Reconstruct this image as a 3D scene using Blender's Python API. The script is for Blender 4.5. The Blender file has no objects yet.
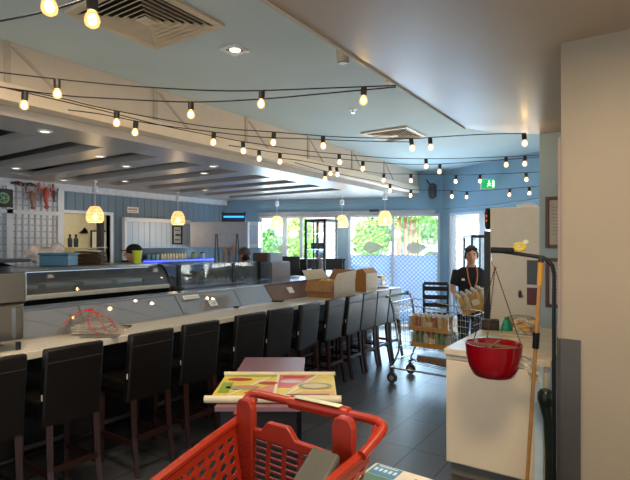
import bpy, math, random
from math import sin, cos, pi, radians as R
from mathutils import Vector, Matrix
random.seed(7)
S = bpy.context.scene
COL = S.collection
TH = R(34); F = 490.0; HC = 1.6; CX = 315.0; HY = 244.0
st, ct = sin(TH), cos(TH)
# ---------- coordinates: world Y runs along the bar, world X across it; the camera stands at the origin
def dirp(px):
    p = (px-CX)/F
    return (-st+ct*p, ct+st*p)
def W(px, py, D):
    a = dirp(px); return Vector((a[0]*D, a[1]*D, HC-(py-HY)*D/F))
def WZ(px, py, z):
    return W(px, py, (HC-z)*F/(py-HY))
def WX(px, py, X):
    return W(px, py, X/dirp(px)[0])
def WY(px, py, Y):
    return W(px, py, Y/dirp(px)[1])
def LD(l, D, z=0):
    return Vector((-st*D+ct*l, ct*D+st*l, z))
# ---------- materials
def lin(h):
    h = h.lstrip('#'); o = []
    for i in (0, 2, 4):
        c = int(h[i:i+2], 16)/255
        o.append(c/12.92 if c <= .04045 else ((c+.055)/1.055)**2.4)
    return (o[0], o[1], o[2], 1)
MC = {}
def M(name, hexc=None, rough=.5, metal=0, emit=None, es=0, var=.06, scale=12, bump=0, spec=.5, alpha=1, coat=0, stretch=(1,1,1), trans=0):
    if name in MC: return MC[name]
    m = bpy.data.materials.new(name); m.use_nodes = True
    nt = m.node_tree; b = nt.nodes['Principled BSDF']
    c = lin(hexc)
    b.inputs['Roughness'].default_value = rough
    b.inputs['Metallic'].default_value = metal
    b.inputs['Specular IOR Level'].default_value = spec
    b.inputs['Coat Weight'].default_value = coat
    b.inputs['Transmission Weight'].default_value = trans
    if var > 0:
        tc = nt.nodes.new('ShaderNodeTexCoord'); mp = nt.nodes.new('ShaderNodeMapping')
        mp.inputs['Scale'].default_value = stretch
        n = nt.nodes.new('ShaderNodeTexNoise'); n.inputs['Scale'].default_value = scale; n.inputs['Detail'].default_value = 4
        nt.links.new(tc.outputs['Object'], mp.inputs[0]); nt.links.new(mp.outputs[0], n.inputs['Vector'])
        r = nt.nodes.new('ShaderNodeValToRGB')
        r.color_ramp.elements[0].position = .3; r.color_ramp.elements[1].position = .7
        r.color_ramp.elements[0].color = tuple(x*(1-var*1.6) for x in c[:3])+(1,)
        r.color_ramp.elements[1].color = tuple(min(1, x*(1+var)) for x in c[:3])+(1,)
        nt.links.new(n.outputs['Fac'], r.inputs[0]); nt.links.new(r.outputs[0], b.inputs['Base Color'])
        if bump:
            bp = nt.nodes.new('ShaderNodeBump'); bp.inputs['Strength'].default_value = bump; bp.inputs['Distance'].default_value = .01
            nt.links.new(n.outputs['Fac'], bp.inputs['Height']); nt.links.new(bp.outputs[0], b.inputs['Normal'])
    else:
        b.inputs['Base Color'].default_value = c
    if emit:
        b.inputs['Emission Color'].default_value = lin(emit); b.inputs['Emission Strength'].default_value = es
    b.inputs['Alpha'].default_value = alpha
    MC[name] = m; return m
def Mgrid(name, hexa, hexb, sx, sy, gap, rough=.5, axes='XY', rot=0, bump=.3, fac=.0, var=.08, spec=.5, off=0.0):
    """flat tiles / boards with thin joints: brick texture on the object's own metres"""
    m = bpy.data.materials.new(name); m.use_nodes = True
    nt = m.node_tree; b = nt.nodes['Principled BSDF']; b.inputs['Roughness'].default_value = rough
    b.inputs['Specular IOR Level'].default_value = spec
    tc = nt.nodes.new('ShaderNodeTexCoord'); sp = nt.nodes.new('ShaderNodeSeparateXYZ'); cb = nt.nodes.new('ShaderNodeCombineXYZ')
    nt.links.new(tc.outputs['Object'], sp.inputs[0])
    nt.links.new(sp.outputs[axes[0]], cb.inputs['X']); nt.links.new(sp.outputs[axes[1]], cb.inputs['Y'])
    mp = nt.nodes.new('ShaderNodeMapping'); mp.inputs['Rotation'].default_value = (0, 0, rot)
    nt.links.new(cb.outputs[0], mp.inputs[0])
    br = nt.nodes.new('ShaderNodeTexBrick'); br.offset = off; br.inputs['Scale'].default_value = 1
    br.inputs['Brick Width'].default_value = sx; br.inputs['Row Height'].default_value = sy; br.inputs['Mortar Size'].default_value = gap
    br.inputs['Mortar Smooth'].default_value = .1
    c = lin(hexa); br.inputs['Color1'].default_value = tuple(x*(1-var) for x in c[:3])+(1,); br.inputs['Color2'].default_value = tuple(min(1, x*(1+var)) for x in c[:3])+(1,)
    br.inputs['Mortar'].default_value = lin(hexb)
    nt.links.new(mp.outputs[0], br.inputs['Vector']); nt.links.new(br.outputs['Color'], b.inputs['Base Color'])
    bp = nt.nodes.new('ShaderNodeBump'); bp.inputs['Strength'].default_value = bump; bp.inputs['Distance'].default_value = .004; bp.invert = True
    nt.links.new(br.outputs['Fac'], bp.inputs['Height']); nt.links.new(bp.outputs[0], b.inputs['Normal'])
    MC[name] = m; return m
def Mglass(name, tint='#ffffff', refl=.08, dirt=0.0, dcol='#dfe8f0'):
    m = bpy.data.materials.new(name); m.use_nodes = True
    nt = m.node_tree; nt.nodes.clear()
    o = nt.nodes.new('ShaderNodeOutputMaterial'); t = nt.nodes.new('ShaderNodeBsdfTransparent'); t.inputs[0].default_value = lin(tint)
    g = nt.nodes.new('ShaderNodeBsdfGlossy'); g.inputs['Roughness'].default_value = .03
    fr = nt.nodes.new('ShaderNodeLayerWeight'); fr.inputs[0].default_value = .25
    ma = nt.nodes.new('ShaderNodeMath'); ma.operation = 'MULTIPLY_ADD'; ma.inputs[1].default_value = .55; ma.inputs[2].default_value = refl
    nt.links.new(fr.outputs['Fresnel'], ma.inputs[0])
    mx = nt.nodes.new('ShaderNodeMixShader'); nt.links.new(ma.outputs[0], mx.inputs[0])
    nt.links.new(t.outputs[0], mx.inputs[1]); nt.links.new(g.outputs[0], mx.inputs[2])
    last = mx
    if dirt:
        d = nt.nodes.new('ShaderNodeBsdfDiffuse'); d.inputs[0].default_value = lin(dcol)
        m2 = nt.nodes.new('ShaderNodeMixShader'); m2.inputs[0].default_value = dirt
        nt.links.new(mx.outputs[0], m2.inputs[1]); nt.links.new(d.outputs[0], m2.inputs[2]); last = m2
    nt.links.new(last.outputs[0], o.inputs[0]); MC[name] = m; return m
def Mlattice(name):
    """frosted window film with a small diamond lattice"""
    m = bpy.data.materials.new(name); m.use_nodes = True
    nt = m.node_tree; nt.nodes.clear(); N = nt.nodes.new; L = nt.links.new
    o = N('ShaderNodeOutputMaterial'); tc = N('ShaderNodeTexCoord'); sp = N('ShaderNodeSeparateXYZ'); L(tc.outputs['Object'], sp.inputs[0])
    def wave(sign):
        a = N('ShaderNodeMath'); a.operation = 'MULTIPLY_ADD'; a.inputs[1].default_value = sign
        L(sp.outputs['X'], a.inputs[0]); L(sp.outputs['Z'], a.inputs[2])
        f = N('ShaderNodeMath'); f.operation = 'MULTIPLY'; f.inputs[1].default_value = 12; L(a.outputs[0], f.inputs[0])
        g = N('ShaderNodeMath'); g.operation = 'FRACT'; L(f.outputs[0], g.inputs[0])
        h = N('ShaderNodeMath'); h.operation = 'LESS_THAN'; h.inputs[1].default_value = .25; L(g.outputs[0], h.inputs[0]); return h
    a, b = wave(1), wave(-1)
    mx = N('ShaderNodeMath'); mx.operation = 'MAXIMUM'; L(a.outputs[0], mx.inputs[0]); L(b.outputs[0], mx.inputs[1])
    tr = N('ShaderNodeBsdfTranslucent'); tr.inputs[0].default_value = lin('#e4f1fc')
    tp = N('ShaderNodeBsdfTransparent'); tp.inputs[0].default_value = lin('#dcebfa')
    t2 = N('ShaderNodeBsdfTranslucent'); t2.inputs[0].default_value = lin('#6c9fd8')
    m1 = N('ShaderNodeMixShader'); m1.inputs[0].default_value = .35; L(tr.outputs[0], m1.inputs[1]); L(tp.outputs[0], m1.inputs[2])
    m2 = N('ShaderNodeMixShader'); L(mx.outputs[0], m2.inputs[0]); L(m1.outputs[0], m2.inputs[1]); L(t2.outputs[0], m2.inputs[2])
    L(m2.outputs[0], o.inputs[0]); MC[name] = m; return m
# ---------- mesh builder
class MB:
    def __init__(s): s.v = []; s.f = []; s.mi = []; s.cur = 0
    def add(s, vs, fs):
        k = len(s.v); s.v += [tuple(v) for v in vs]; s.f += [tuple(i+k for i in f) for f in fs]; s.mi += [s.cur]*len(fs); return s
    def box(s, c, d, rot=None):
        c = Vector(c); hx, hy, hz = d[0]/2, d[1]/2, d[2]/2
        vs = [Vector((x, y, z)) for x in (-hx, hx) for y in (-hy, hy) for z in (-hz, hz)]
        if rot is not None: vs = [rot @ v for v in vs]
        return s.add([v+c for v in vs], [(0,1,3,2),(4,6,7,5),(0,4,5,1),(2,3,7,6),(0,2,6,4),(1,5,7,3)])
    def bx(s, x0, x1, y0, y1, z0, z1):
        return s.box(((x0+x1)/2, (y0+y1)/2, (z0+z1)/2), (abs(x1-x0), abs(y1-y0), abs(z1-z0)))
    def bar(s, p0, p1, w, h=None):
        p0, p1 = Vector(p0), Vector(p1); h = h or w; d = p1-p0
        q = d.to_track_quat('Z', 'X').to_matrix() if abs(d.normalized().z) < .99 else Matrix.Identity(3)
        return s.box((p0+p1)/2, (w, h, d.length), q)
    def tube(s, pts, r, n=8, cap=True):
        pts = [Vector(p) for p in pts]
        if not hasattr(r, '__len__'): r = [r]*len(pts)
        vs = []; ref = Vector((.31, .17, .93)).normalized()
        for i, p in enumerate(pts):
            t = (pts[min(i+1, len(pts)-1)]-pts[max(i-1, 0)])
            t = t.normalized() if t.length > 1e-9 else Vector((0, 0, 1))
            a = t.cross(ref)
            if a.length < .05: a = t.cross(Vector((1, 0, 0)))
            a.normalize(); b = t.cross(a)
            for j in range(n):
                g = 2*pi*j/n; vs.append(p+(a*cos(g)+b*sin(g))*r[i])
        fs = []
        for i in range(len(pts)-1):
            for j in range(n):
                k = (j+1) % n; fs.append((i*n+j, i*n+k, (i+1)*n+k, (i+1)*n+j))
        if cap: fs.append(tuple(range(n-1, -1, -1))); fs.append(tuple((len(pts)-1)*n+j for j in range(n)))
        return s.add(vs, fs)
    def cyl(s, p0, p1, r0, r1=None, n=16): return s.tube([p0, p1], [r0, r1 if r1 is not None else r0], n)
    def lathe(s, prof, c=(0,0,0), n=24, close=False):
        vs = []; c = Vector(c)
        for r, z in prof:
            for j in range(n):
                g = 2*pi*j/n; vs.append(c+Vector((r*cos(g), r*sin(g), z)))
        m = len(prof); fs = []
        for i in range(m-1 if not close else m):
            for j in range(n):
                k = (j+1) % n; i2 = (i+1) % m; fs.append((i*n+j, i*n+k, i2*n+k, i2*n+j))
        if not close:
            fs.append(tuple(range(n-1, -1, -1))); fs.append(tuple((m-1)*n+j for j in range(n)))
        return s.add(vs, fs)
    def loft(s, rings, n=16):
        vs = []
        for x, y, z, rx, ry in rings:
            for j in range(n):
                g = 2*pi*j/n; vs.append((x+rx*cos(g), y+ry*sin(g), z))
        m = len(rings); fs = [(i*n+j, i*n+(j+1) % n, (i+1)*n+(j+1) % n, (i+1)*n+j) for i in range(m-1) for j in range(n)]
        fs.append(tuple(range(n-1, -1, -1))); fs.append(tuple((m-1)*n+j for j in range(n)))
        return s.add(vs, fs)
    def ell(s, c, r, n=14, m=9, rot=None):
        c = Vector(c); r = r if hasattr(r, '__len__') else (r, r, r); vs = []
        for i in range(m+1):
            a = pi*(i+.001)/(m+.002)-pi/2
            for j in range(n):
                g = 2*pi*j/n; v = Vector((r[0]*cos(a)*cos(g), r[1]*cos(a)*sin(g), r[2]*sin(a)))
                if rot is not None: v = rot @ v
                vs.append(c+v)
        fs = [(i*n+j, i*n+(j+1) % n, (i+1)*n+(j+1) % n, (i+1)*n+j) for i in range(m) for j in range(n)]
        fs.append(tuple(range(n-1, -1, -1))); fs.append(tuple(m*n+j for j in range(n)))
        return s.add(vs, fs)
    def prism(s, poly, a0, a1, axis='Z'):
        n = len(poly)
        def P(p, a): return {'Z': (p[0], p[1], a), 'Y': (p[0], a, p[1]), 'X': (a, p[0], p[1])}[axis]
        return s.add([P(p, a0) for p in poly]+[P(p, a1) for p in poly],
                     [tuple(range(n-1, -1, -1)), tuple(range(n, 2*n))]+[(i, (i+1) % n, n+(i+1) % n, n+i) for i in range(n)])
    def quad(s, a, b, c, d): return s.add([a, b, c, d], [(0, 1, 2, 3)])
    def holes(s, c00, c10, c11, c01, nu, nv, fr=.7, k=8, sq=False):
        """a sheet of nu x nv cells, each with a hole; corners may form any quadrilateral"""
        c00, c10, c11, c01 = map(Vector, (c00, c10, c11, c01))
        def B(u, v): return c00*(1-u)*(1-v)+c10*u*(1-v)+c11*u*v+c01*(1-u)*v
        for i in range(nu):
            for j in range(nv):
                out = []; inn = []
                for q in range(k):
                    g = 2*pi*(q+.5)/k; x, y = cos(g), sin(g); mm = max(abs(x), abs(y))
                    ox, oy = x/mm*.5+.5, y/mm*.5+.5
                    if sq: ix, iy = .5+(ox-.5)*fr, .5+(oy-.5)*fr
                    else: ix, iy = .5+x*.5*fr, .5+y*.5*fr
                    # snap the outer octagon points that are nearest a corner
                    out.append(B((i+ox)/nu, (j+oy)/nv)); inn.append(B((i+ix)/nu, (j+iy)/nv))
                cor = {}
                fs = []
                vs = out+inn
                for q in range(k):
                    q2 = (q+1) % k
                    g1, g2 = 2*pi*(q+.5)/k, 2*pi*(q+1.5)/k; mid = (g1+g2)/2
                    fs.append((q, q2, k+q2, k+q))
                    x1, y1 = cos(g1), sin(g1); x2, y2 = cos(g2), sin(g2)
                    if (abs(x1) > abs(y1)) != (abs(x2) > abs(y2)) and k != 4:
                        cxp = .5+.5*(1 if cos(mid) > 0 else -1); cyp = .5+.5*(1 if sin(mid) > 0 else -1)
                        vs.append(B((i+cxp)/nu, (j+cyp)/nv)); fs.append((q, len(vs)-1, q2))
                s.add(vs, fs)
        return s
    def build(s, name, mat, parent=None, smooth=False, bevel=0, solid=0, remesh=0, weld=False, mats=None, subs=0, seg=2):
        me = bpy.data.meshes.new(name); me.from_pydata(s.v, [], s.f); me.validate()
        for mm in ([mat]+(mats or [])): me.materials.append(mm)
        if mats and len(s.mi) == len(me.polygons): me.polygons.foreach_set('material_index', s.mi)
        o = bpy.data.objects.new(name, me); COL.objects.link(o)
        if parent is not None: o.parent = parent
        if weld:
            md = o.modifiers.new('weld', 'WELD'); md.merge_threshold = .0004
        if solid:
            md = o.modifiers.new('solid', 'SOLIDIFY'); md.thickness = solid; md.offset = 0
        if remesh:
            md = o.modifiers.new('remesh', 'REMESH'); md.mode = 'VOXEL'; md.voxel_size = remesh; md.use_smooth_shade = True
            md = o.modifiers.new('smooth', 'SMOOTH'); md.iterations = 4; md.factor = .5
        if bevel:
            md = o.modifiers.new('bevel', 'BEVEL'); md.width = bevel; md.segments = seg; md.limit_method = 'ANGLE'; md.angle_limit = R(40)
        if subs:
            md = o.modifiers.new('sub', 'SUBSURF'); md.levels = subs; md.render_levels = subs
        if smooth:
            me.shade_smooth()
            try: me.set_sharp_from_angle(angle=R(42))
            except Exception: pass
        return o
def T(name, label, cat, loc=(0,0,0), rz=0, group=None, rot=None):
    o = bpy.data.objects.new(name, None); COL.objects.link(o); o.empty_display_size = .1
    o.location = loc; o.rotation_euler = rot if rot else (0, 0, rz); o['label'] = label; o['category'] = cat
    if group: o['group'] = group
    return o
def tag(o, label, cat, group=None, kind=None):
    o['label'] = label; o['category'] = cat
    if group: o['group'] = group
    if kind: o['kind'] = kind
    return o
def struct(o, label=None):
    o['kind'] = 'structure'
    if label: o['label'] = label
    return o
def dup(root, loc=None, rz=None, label=None, group=None):
    def cp(o, par):
        c = o.copy(); COL.objects.link(c)
        if par is not None: c.parent = par
        for ch in list(o.children): cp(ch, c)
        return c
    r = cp(root, None)
    if loc is not None: r.location = loc
    if rz is not None: r.rotation_euler = (0, 0, rz)
    if label: r['label'] = label
    if group: r['group'] = group
    return r
def text(body, name, mat, parent, loc, size, rot=(0,0,0), ext=.001, align='CENTER'):
    c = bpy.data.curves.new(name, 'FONT'); c.body = body; c.size = size; c.extrude = ext; c.align_x = align; c.align_y = 'CENTER'
    t = bpy.data.objects.new(name, c); COL.objects.link(t)
    bpy.context.view_layer.update()
    me = bpy.data.meshes.new_from_object(t.evaluated_get(bpy.context.evaluated_depsgraph_get()))
    bpy.data.objects.remove(t)
    o = bpy.data.objects.new(name, me); COL.objects.link(o); o.data.materials.clear(); o.data.materials.append(mat)
    o.parent = parent; o.location = loc; o.rotation_euler = rot
    return o
# ---------- palette
cream = M('warm_cream_paint', '#c6b9a6', .55, var=.02, scale=3)
lowceil = M('satin_ceiling_paint', '#c0aa8e', .34, var=.03, scale=2, spec=.3)
mainceil = M('matt_ceiling_paint', '#bccdd0', .8, var=.02, scale=2)
greenwall = M('pale_green_grey_paint', '#b2c4c6', .7, var=.02, scale=3)
bluewall = M('blue_wall_paint', '#7ea4c0', .7, var=.02, scale=3)
whitep = M('white_gloss_paint', '#dcdfe2', .35, var=.02)
whiteframe = M('white_window_frame', '#c3cfdd', .4, var=.02)
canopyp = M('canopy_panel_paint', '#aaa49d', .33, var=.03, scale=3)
canopydk = M('canopy_recess_dark', '#57565c', .6, var=.03)  # darker grey than the canopy panels, used inside the slots
beamp = M('beam_cream_paint', '#decdb6', .5, var=.02)
leather = M('black_leather', '#171310', .36, var=.2, scale=60, bump=.12)
thread = M('seam_thread', '#2a2a2d', .6, var=0)
wood_red = M('dark_red_wood', '#2e1611', .4, var=.25, scale=8, stretch=(6,6,1))
black = M('black_metal', '#0b0b0d', .4, var=.1)
blackm = M('matt_black', '#111114', .75, var=.1)
steel = M('brushed_steel', '#a9a69f', .27, metal=1, var=.05, scale=40, stretch=(1,1,14))
steelp = M('plain_steel', '#bfc3c8', .22, metal=1, var=.03)
chrome = M('chrome', '#c8ccd0', .15, metal=1, var=0)
stone = M('cream_stone_top', '#e9e1d3', .22, var=.05, scale=40)
redp = M('red_plastic', '#a02a12', .36, var=.05, scale=20)
redgl = M('glossy_dark_red_glaze', '#8d0713', .14, var=.04, coat=.5)
card = M('brown_cardboard', '#a6794d', .8, var=.08, scale=20)
cardl = M('pale_cardboard', '#c9b59a', .8, var=.06, scale=20)
glass = Mglass('clear_glass')
cglass = Mglass('case_glass', '#e2ecef', .10, .10, '#aeb8bd')
acryl = Mglass('frosted_acrylic', '#dfe4ec', .22, .26, '#c3c6cf')
lattice = Mlattice('diamond_lattice_film')
navy = M('navy_laminate', '#16204a', .4, var=.05)
skin = M('skin', '#c79372', .5, var=.05)
hairm = M('black_hair', '#17120f', .5, var=.2, scale=90)
darkcloth = M('dark_cloth', '#17171b', .85, var=.15, scale=60, bump=.2)
paper = M('white_paper', '#e9e6df', .7, var=.02)
plasticw = M('white_plastic', '#e6e4de', .4, var=.01)
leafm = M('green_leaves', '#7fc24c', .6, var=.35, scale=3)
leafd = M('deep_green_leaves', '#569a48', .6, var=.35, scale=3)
# ==================================================== ROOM
slate = Mgrid('dark_slate_tiles', '#4a4c50', '#0e0f10', .3, .6, .006, rough=.33, bump=.5, var=.12, spec=.5)
fl = MB().bx(-12, 5, -5, 11, -.1, 0); o = fl.build('floor', slate)
# floor stops at the window walls
C1 = LD(-1.83, 10.3); C2 = LD(2.43, 9.3); C3 = LD(2.43+.41*4.2, 9.3-.91*4.2)
bpy.data.objects.remove(o)
fl = MB().prism([(-9.8, -5), (5, -5), (5, C3.y), (C3.x, C3.y), (C2.x, C2.y), (C1.x, C1.y), (-7.3, 7.7), (-9.8, 7.7)], -.1, 0)
struct(fl.build('floor', slate))
struct(MB().prism([(-7.4, -5), (5, -5), (5, C3.y), (C3.x+.1, C3.y+.1), (C2.x+.05, C2.y+.1), (C1.x, C1.y+.1), (-7.4, 7.6)], 2.98, 3.1).build('ceiling', mainceil))
EDGE = -1.29
lc = [(EDGE, -5), (5, -5), (5, 5.2), (-.80, 5.2), (-.80, 4.84), (EDGE+.1, 4.42), (EDGE, 4.22)]
o = MB().prism(lc, 2.6, 2.975).build('ceiling', lowceil, smooth=False); struct(o)
struct(MB().bx(EDGE-.012, EDGE+.0, -5, 4.22, 2.59, 2.975).build('trim_1', cream))
# near wall on the right, with steel corner guard
nw = MB().bx(-.349, 5, 2.71, 2.85, 0, 2.6).build('wall_right', M('warm_wall_paint', '#998a74', .5, var=.02, scale=3)); struct(nw)
struct(MB().bx(-.362, -.349, 2.700, 2.86, 1.0, 2.13).build('trim_2', M('dark_red_edge', '#8a7b70', .5)))
cg = MB(); cg.bx(-.368, -.262, 2.700, 2.711, 0, 1.13); cg.bx(-.368, -.349, 2.700, 2.86, 0, 1.13)
tag(cg.build('corner_guard', M('dull_steel_sheet', '#56514a', .4, metal=.6, var=.05)), 'grey metal guard sheet on the lower corner of the cream wall', 'corner guard')
# pale wall behind the cabinet
struct(MB().bx(-.80, 5, 4.84, 5.0, 0, 2.6).build('wall_back_right', greenwall))
struct(MB().bx(-.80, -.66, 5.0, 5.2, 0, 2.6).build('trim_3', greenwall))
# ---------- window wall (wall_back) and its right-hand turn
def wallframe(A, B):
    d = (B-A); L = d.length; ang = math.atan2(d.y, d.x)
    def s_of(px):
        a = dirp(px); # intersect ray with line
        det = a[0]*(-d.y) - (-d.x)*a[1]
        t = (A.x*(-d.y) - (-d.x)*A.y)/det; P = Vector((a[0]*t, a[1]*t, 0)); u = (P-Vector((A.x, A.y, 0))).dot(d.normalized())
        return u, t
    return ang, L, s_of
angA, LA, sA = wallframe(C1, C2)
angB, LB, sB = wallframe(C2, C3)
def on(sf, px, py):   # local (s, z)
    s_, D = sf(px); return s_, HC-(py-HY)*D/F
def wall_empty(name, A, ang):
    o = bpy.data.objects.new(name, None); COL.objects.link(o); o.location = A; o.rotation_euler = (0, 0, ang); o['kind'] = 'structure'; return o
WT = 2.18
sx = {k: sA(k)[0] for k in (259, 282, 286, 299, 302, 337, 348, 391, 394, 440)}
wa = MB()
wa.bx(-.1, LA, 0, .14, WT, 3.0)
wa.bx(-.1, sx[259], 0, .14, 0, WT); wa.bx(sx[259], sx[337], 0, .14, 0, .75)
wa.bx(sx[337], sx[348], -.06, .14, 0, WT); wa.bx(sx[440], LA+.02, 0, .14, 0, WT)
wA = wa.build('wall_back', bluewall); wA.location = C1; wA.rotation_euler = (0, 0, angA); struct(wA)
def window(n, A, ang, s0, s1, z0, z1, film=None, mull=(), rails=()):
    e = wall_empty('window_%d' % n, A, ang)
    f = MB(); w = .045
    f.bx(s0, s0+w, .02, .1, z0, z1); f.bx(s1-w, s1, .02, .1, z0, z1); f.bx(s0+w, s1-w, .02, .1, z1-w, z1); f.bx(s0+w, s1-w, .02, .1, z0, z0+w)
    for a, b in mull: f.bx(a, b, .02, .1, z0+w, z1-w)
    f.build('window_frame', whiteframe, e, bevel=.004)
    xs = [s0+w]+[q for ab in mull for q in ab]+[s1-w]
    for i in range(0, len(xs), 2):
        MB().bx(xs[i], xs[i+1], .055, .061, z0+w, z1-w).build('glass_pane', glass, e)
        if film: MB().bx(xs[i], xs[i+1], .045, .048, z0+w, film).build('frosted_film', lattice, e)
    return e
window(1, C1, angA, sx[259], sx[337], .75, WT, None, [(sx[282], sx[286]), (sx[299], sx[302])])
window(2, C1, angA, sx[348], sx[440], .05, WT, 1.385, [(sx[391], sx[394])])
va = MB().bx(sx[259]-.02, sA(435)[0], -.07, 0, WT-.02, WT+.07).build('blind_cassette', M('grey_blind_box', '#9aa2ac', .5)); va.location = C1; va.rotation_euler = (0, 0, angA)
tag(va, 'long grey roller blind box above the far windows', 'blind')
t453, t478, t481, t500 = [sB(k)[0] for k in (452, 478, 482, 500)]
wb = MB(); wb.bx(0, LB, 0, .14, 2.17, 3.0); wb.bx(0, t453-.12, 0, .14, 0, 2.17); wb.bx(LB-.25, LB, 0, .14, 0, 2.17)
wB = wb.build('wall_back_corner', bluewall); wB.location = C2; wB.rotation_euler = (0, 0, angB); struct(wB)
window(3, C2, angB, t453-.12, LB-.25, .05, 2.17, None, [(t453-.03, t453), (t478, t481), (1.9, 1.96), (2.9, 2.96)])
ff = MB().bx(t453, t478, .045, .048, .1, 1.15); o = ff.build('window_4', M('plain_frost_film', '#a8cdf2', .5, var=0, alpha=.75)); o.location = C2; o.rotation_euler = (0, 0, angB); struct(o)
# fish shaped decals on the glass
fish = M('grey_fish_decal', '#c3d0cc', .6, var=.05, alpha=.7)
for i, (px, py, w, lab) in enumerate([(283, 248, .24, 'grey fish-shaped sticker on the far left window pane'), (372, 247, .36, 'grey fish-shaped sticker on the window pane left of the tree trunks'), (416, 248, .36, 'grey fish-shaped sticker on the rightmost lattice-film window')]):
    s_, z_ = on(sA, px, py); f = MB(); poly = []
    for k in range(20):
        g = 2*pi*k/20; poly.append((w/2*cos(g), w*.30*sin(g)*(1-.25*cos(g))))
    poly2 = poly + []
    f.prism([(s_+x, z_+z) for x, z in poly2], .038, .042, 'Y')
    f.prism([(s_+w*.42, z_), (s_+w*.66, z_+w*.13), (s_+w*.6, z_), (s_+w*.64, z_-w*.14)], .038, .042, 'Y')
    o = f.build('window_sticker', fish); o.location = C1; o.rotation_euler = (0, 0, angA); tag(o, lab, 'sticker', 'fish stickers on the windows')
# ---------- left wall
WL = -7.3
def YL(px, X=WL): a = dirp(px); return X/a[0]*a[1]
boards = Mgrid('blue_grey_boards', '#6c7f8e', '#43525f', 30, .14, .006, rough=.6, axes='ZY', bump=.5, var=.03)
d0, d1 = YL(63), YL(110)
lw = MB(); lw.bx(WL-.1, WL, -5, d0, 0, 3.0); lw.bx(WL-.1, WL, d1, 7.6, 0, 3.0); lw.bx(WL-.1, WL, d0, d1, 2.07, 3.0)
struct(lw.build('wall_left', boards))
dt = MB(); dt.bx(WL-.11, WL+.02, d0-.05, d0, 0, 2.12); dt.bx(WL-.11, WL+.02, d1, d1+.05, 0, 2.12); dt.bx(WL-.11, WL+.02, d0, d1, 2.07, 2.12)
struct(dt.build('trim_4', whitep))
struct(MB().bx(WL, WL+.07, -2, 7.45, 2.40, 2.5).build('trim_5', M('cornice_white', '#c8ccd2', .5)))
# room behind the doorway
kit = M('kitchen_cream_wall', '#d6cba8', .6, var=.03)
k = MB(); k.bx(-9.7, -9.6, 2.5, 7.6, 0, 2.7); k.bx(-9.6, WL-.1, 2.4, 2.5, 0, 2.7); k.bx(-9.6, WL-.1, 7.6, 7.7, 0, 2.7); k.bx(-9.6, WL-.1, 2.5, 7.6, 2.6, 2.7)
k.bx(-9.6, -9.5, 5.9, 7.6, 0, 2.6)
struct(k.build('wall_kitchen', kit))
struct(MB().bx(WL-.24, WL-.12, d1-.09, d1-.03, 0, 2.0).build('door_1', M('grey_door', '#5b5f66', .5)))
L = bpy.data.lights.new('kitchen_lamp', 'AREA'); L.energy = 17; L.color = (1, .93, .78); L.size = 1.0
o = bpy.data.objects.new('kitchen_lamp', L); COL.objects.link(o); o.location = (-8.6, 5.2, 2.58)
# things on the kitchen wall
e = T('wall_picture', 'twin white notices in a dark frame on the kitchen wall through the doorway', 'picture', WX(101, 240, -9.48))
MB().bx(0, .02, -.24, .24, -.2, .2).build('frame', blackm, e, bevel=.004); MB().bx(.02, .024, -.21, -.02, -.17, .17).build('sheet', paper, e); MB().bx(.02, .024, .02, .21, -.17, .17).build('sheet', paper, e)
e = T('wall_sticker', 'small black peaked mark stuck on the cream kitchen wall', 'sticker', WX(83, 231, -9.58))
f = MB(); f.prism([(-.1, -.04), (.11, -.04), (.09, .02), (.03, .075), (-.02, .012)], 0, .01, 'X'); f.build('dark_shape', black, e)
for px, lab in ((70, 'dark soap bottle by the left edge of the kitchen doorway'), (76, 'dark pump bottle on the ledge in the middle of the kitchen doorway')):
    p = WX(px, 241, -9.3); e = T('kitchen_bottle', lab, 'bottle', p, 0, 'bottles seen through the doorway')
    MB().lathe([(.04, -.12), (.045, .04), (.02, .07), (.02, .1)], n=12).build('bottle_body', M('dark_bottle', '#2c3440', .3), e, smooth=True); MB().lathe([(.022, .1), (.022, .13)], n=10).build('cap', blackm, e)
o = MB().bx(-9.6, -9.15, 2.6, 6.1, .0, 1.53); o = o.build('kitchen_bench', M('kitchen_bench_cream', '#cdbb8a', .5)); tag(o, 'cream bench along the kitchen wall through the doorway', 'bench')
# ---------- canopy above the bar
BX = -3.6
def YW(x): return 7.50+(x+7.275)*.380
gb = MB().bx(BX-.06, BX, -5, YW(BX-.06), 2.69, 2.979).build('wall_bulkhead', M('bulkhead_cream', '#c6b7a6', .6, var=.02)); struct(gb)
bt = MB()
for px in (7, 155, 246, 308, 352, 384):
    y = YL(px, BX); bt.bx(BX, BX+.012, y-.02, y+.02, 2.69, 2.98)
    bt.add([(BX+.001, y+.02, 2.95), (BX+.001, y+.06, 2.95), (BX+.001, y+.40, 2.69), (BX+.001, y+.36, 2.69), (BX+.010, y+.02, 2.95), (BX+.010, y+.06, 2.95), (BX+.010, y+.40, 2.69), (BX+.010, y+.36, 2.69)],
           [(0,1,2,3),(4,7,6,5),(0,4,5,1),(1,5,6,2),(2,6,7,3),(3,7,4,0)])
struct(bt.build('trim_6', M('batten_cream', '#b2a494', .6)))
struct(MB().bx(BX-.12, BX+.03, -5, YW(BX-.12), 2.57, 2.69).build('trim_7', beamp, bevel=.004))
cp = MB(); X0, X1 = WL, BX-.12
cp.prism([(-4.2, -5), (X1, -5), (X1, YW(X1)), (-4.2, YW(-4.2))], 2.5, 2.57)
cp.bx(X0, -6.75, -5, 7.5, 2.5, 2.57)
ys = [-.56+.62*i for i in range(14)]
prev = -5
for y in ys:
    if y > 7.3: break
    cp.bx(-6.75, -4.2, prev, y-.18, 2.5, 2.57); prev = y+.15
cp.prism([(-6.75, prev), (-4.2, prev), (-4.2, YW(-4.2)), (-6.75, YW(-6.75))], 2.5, 2.57)
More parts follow.
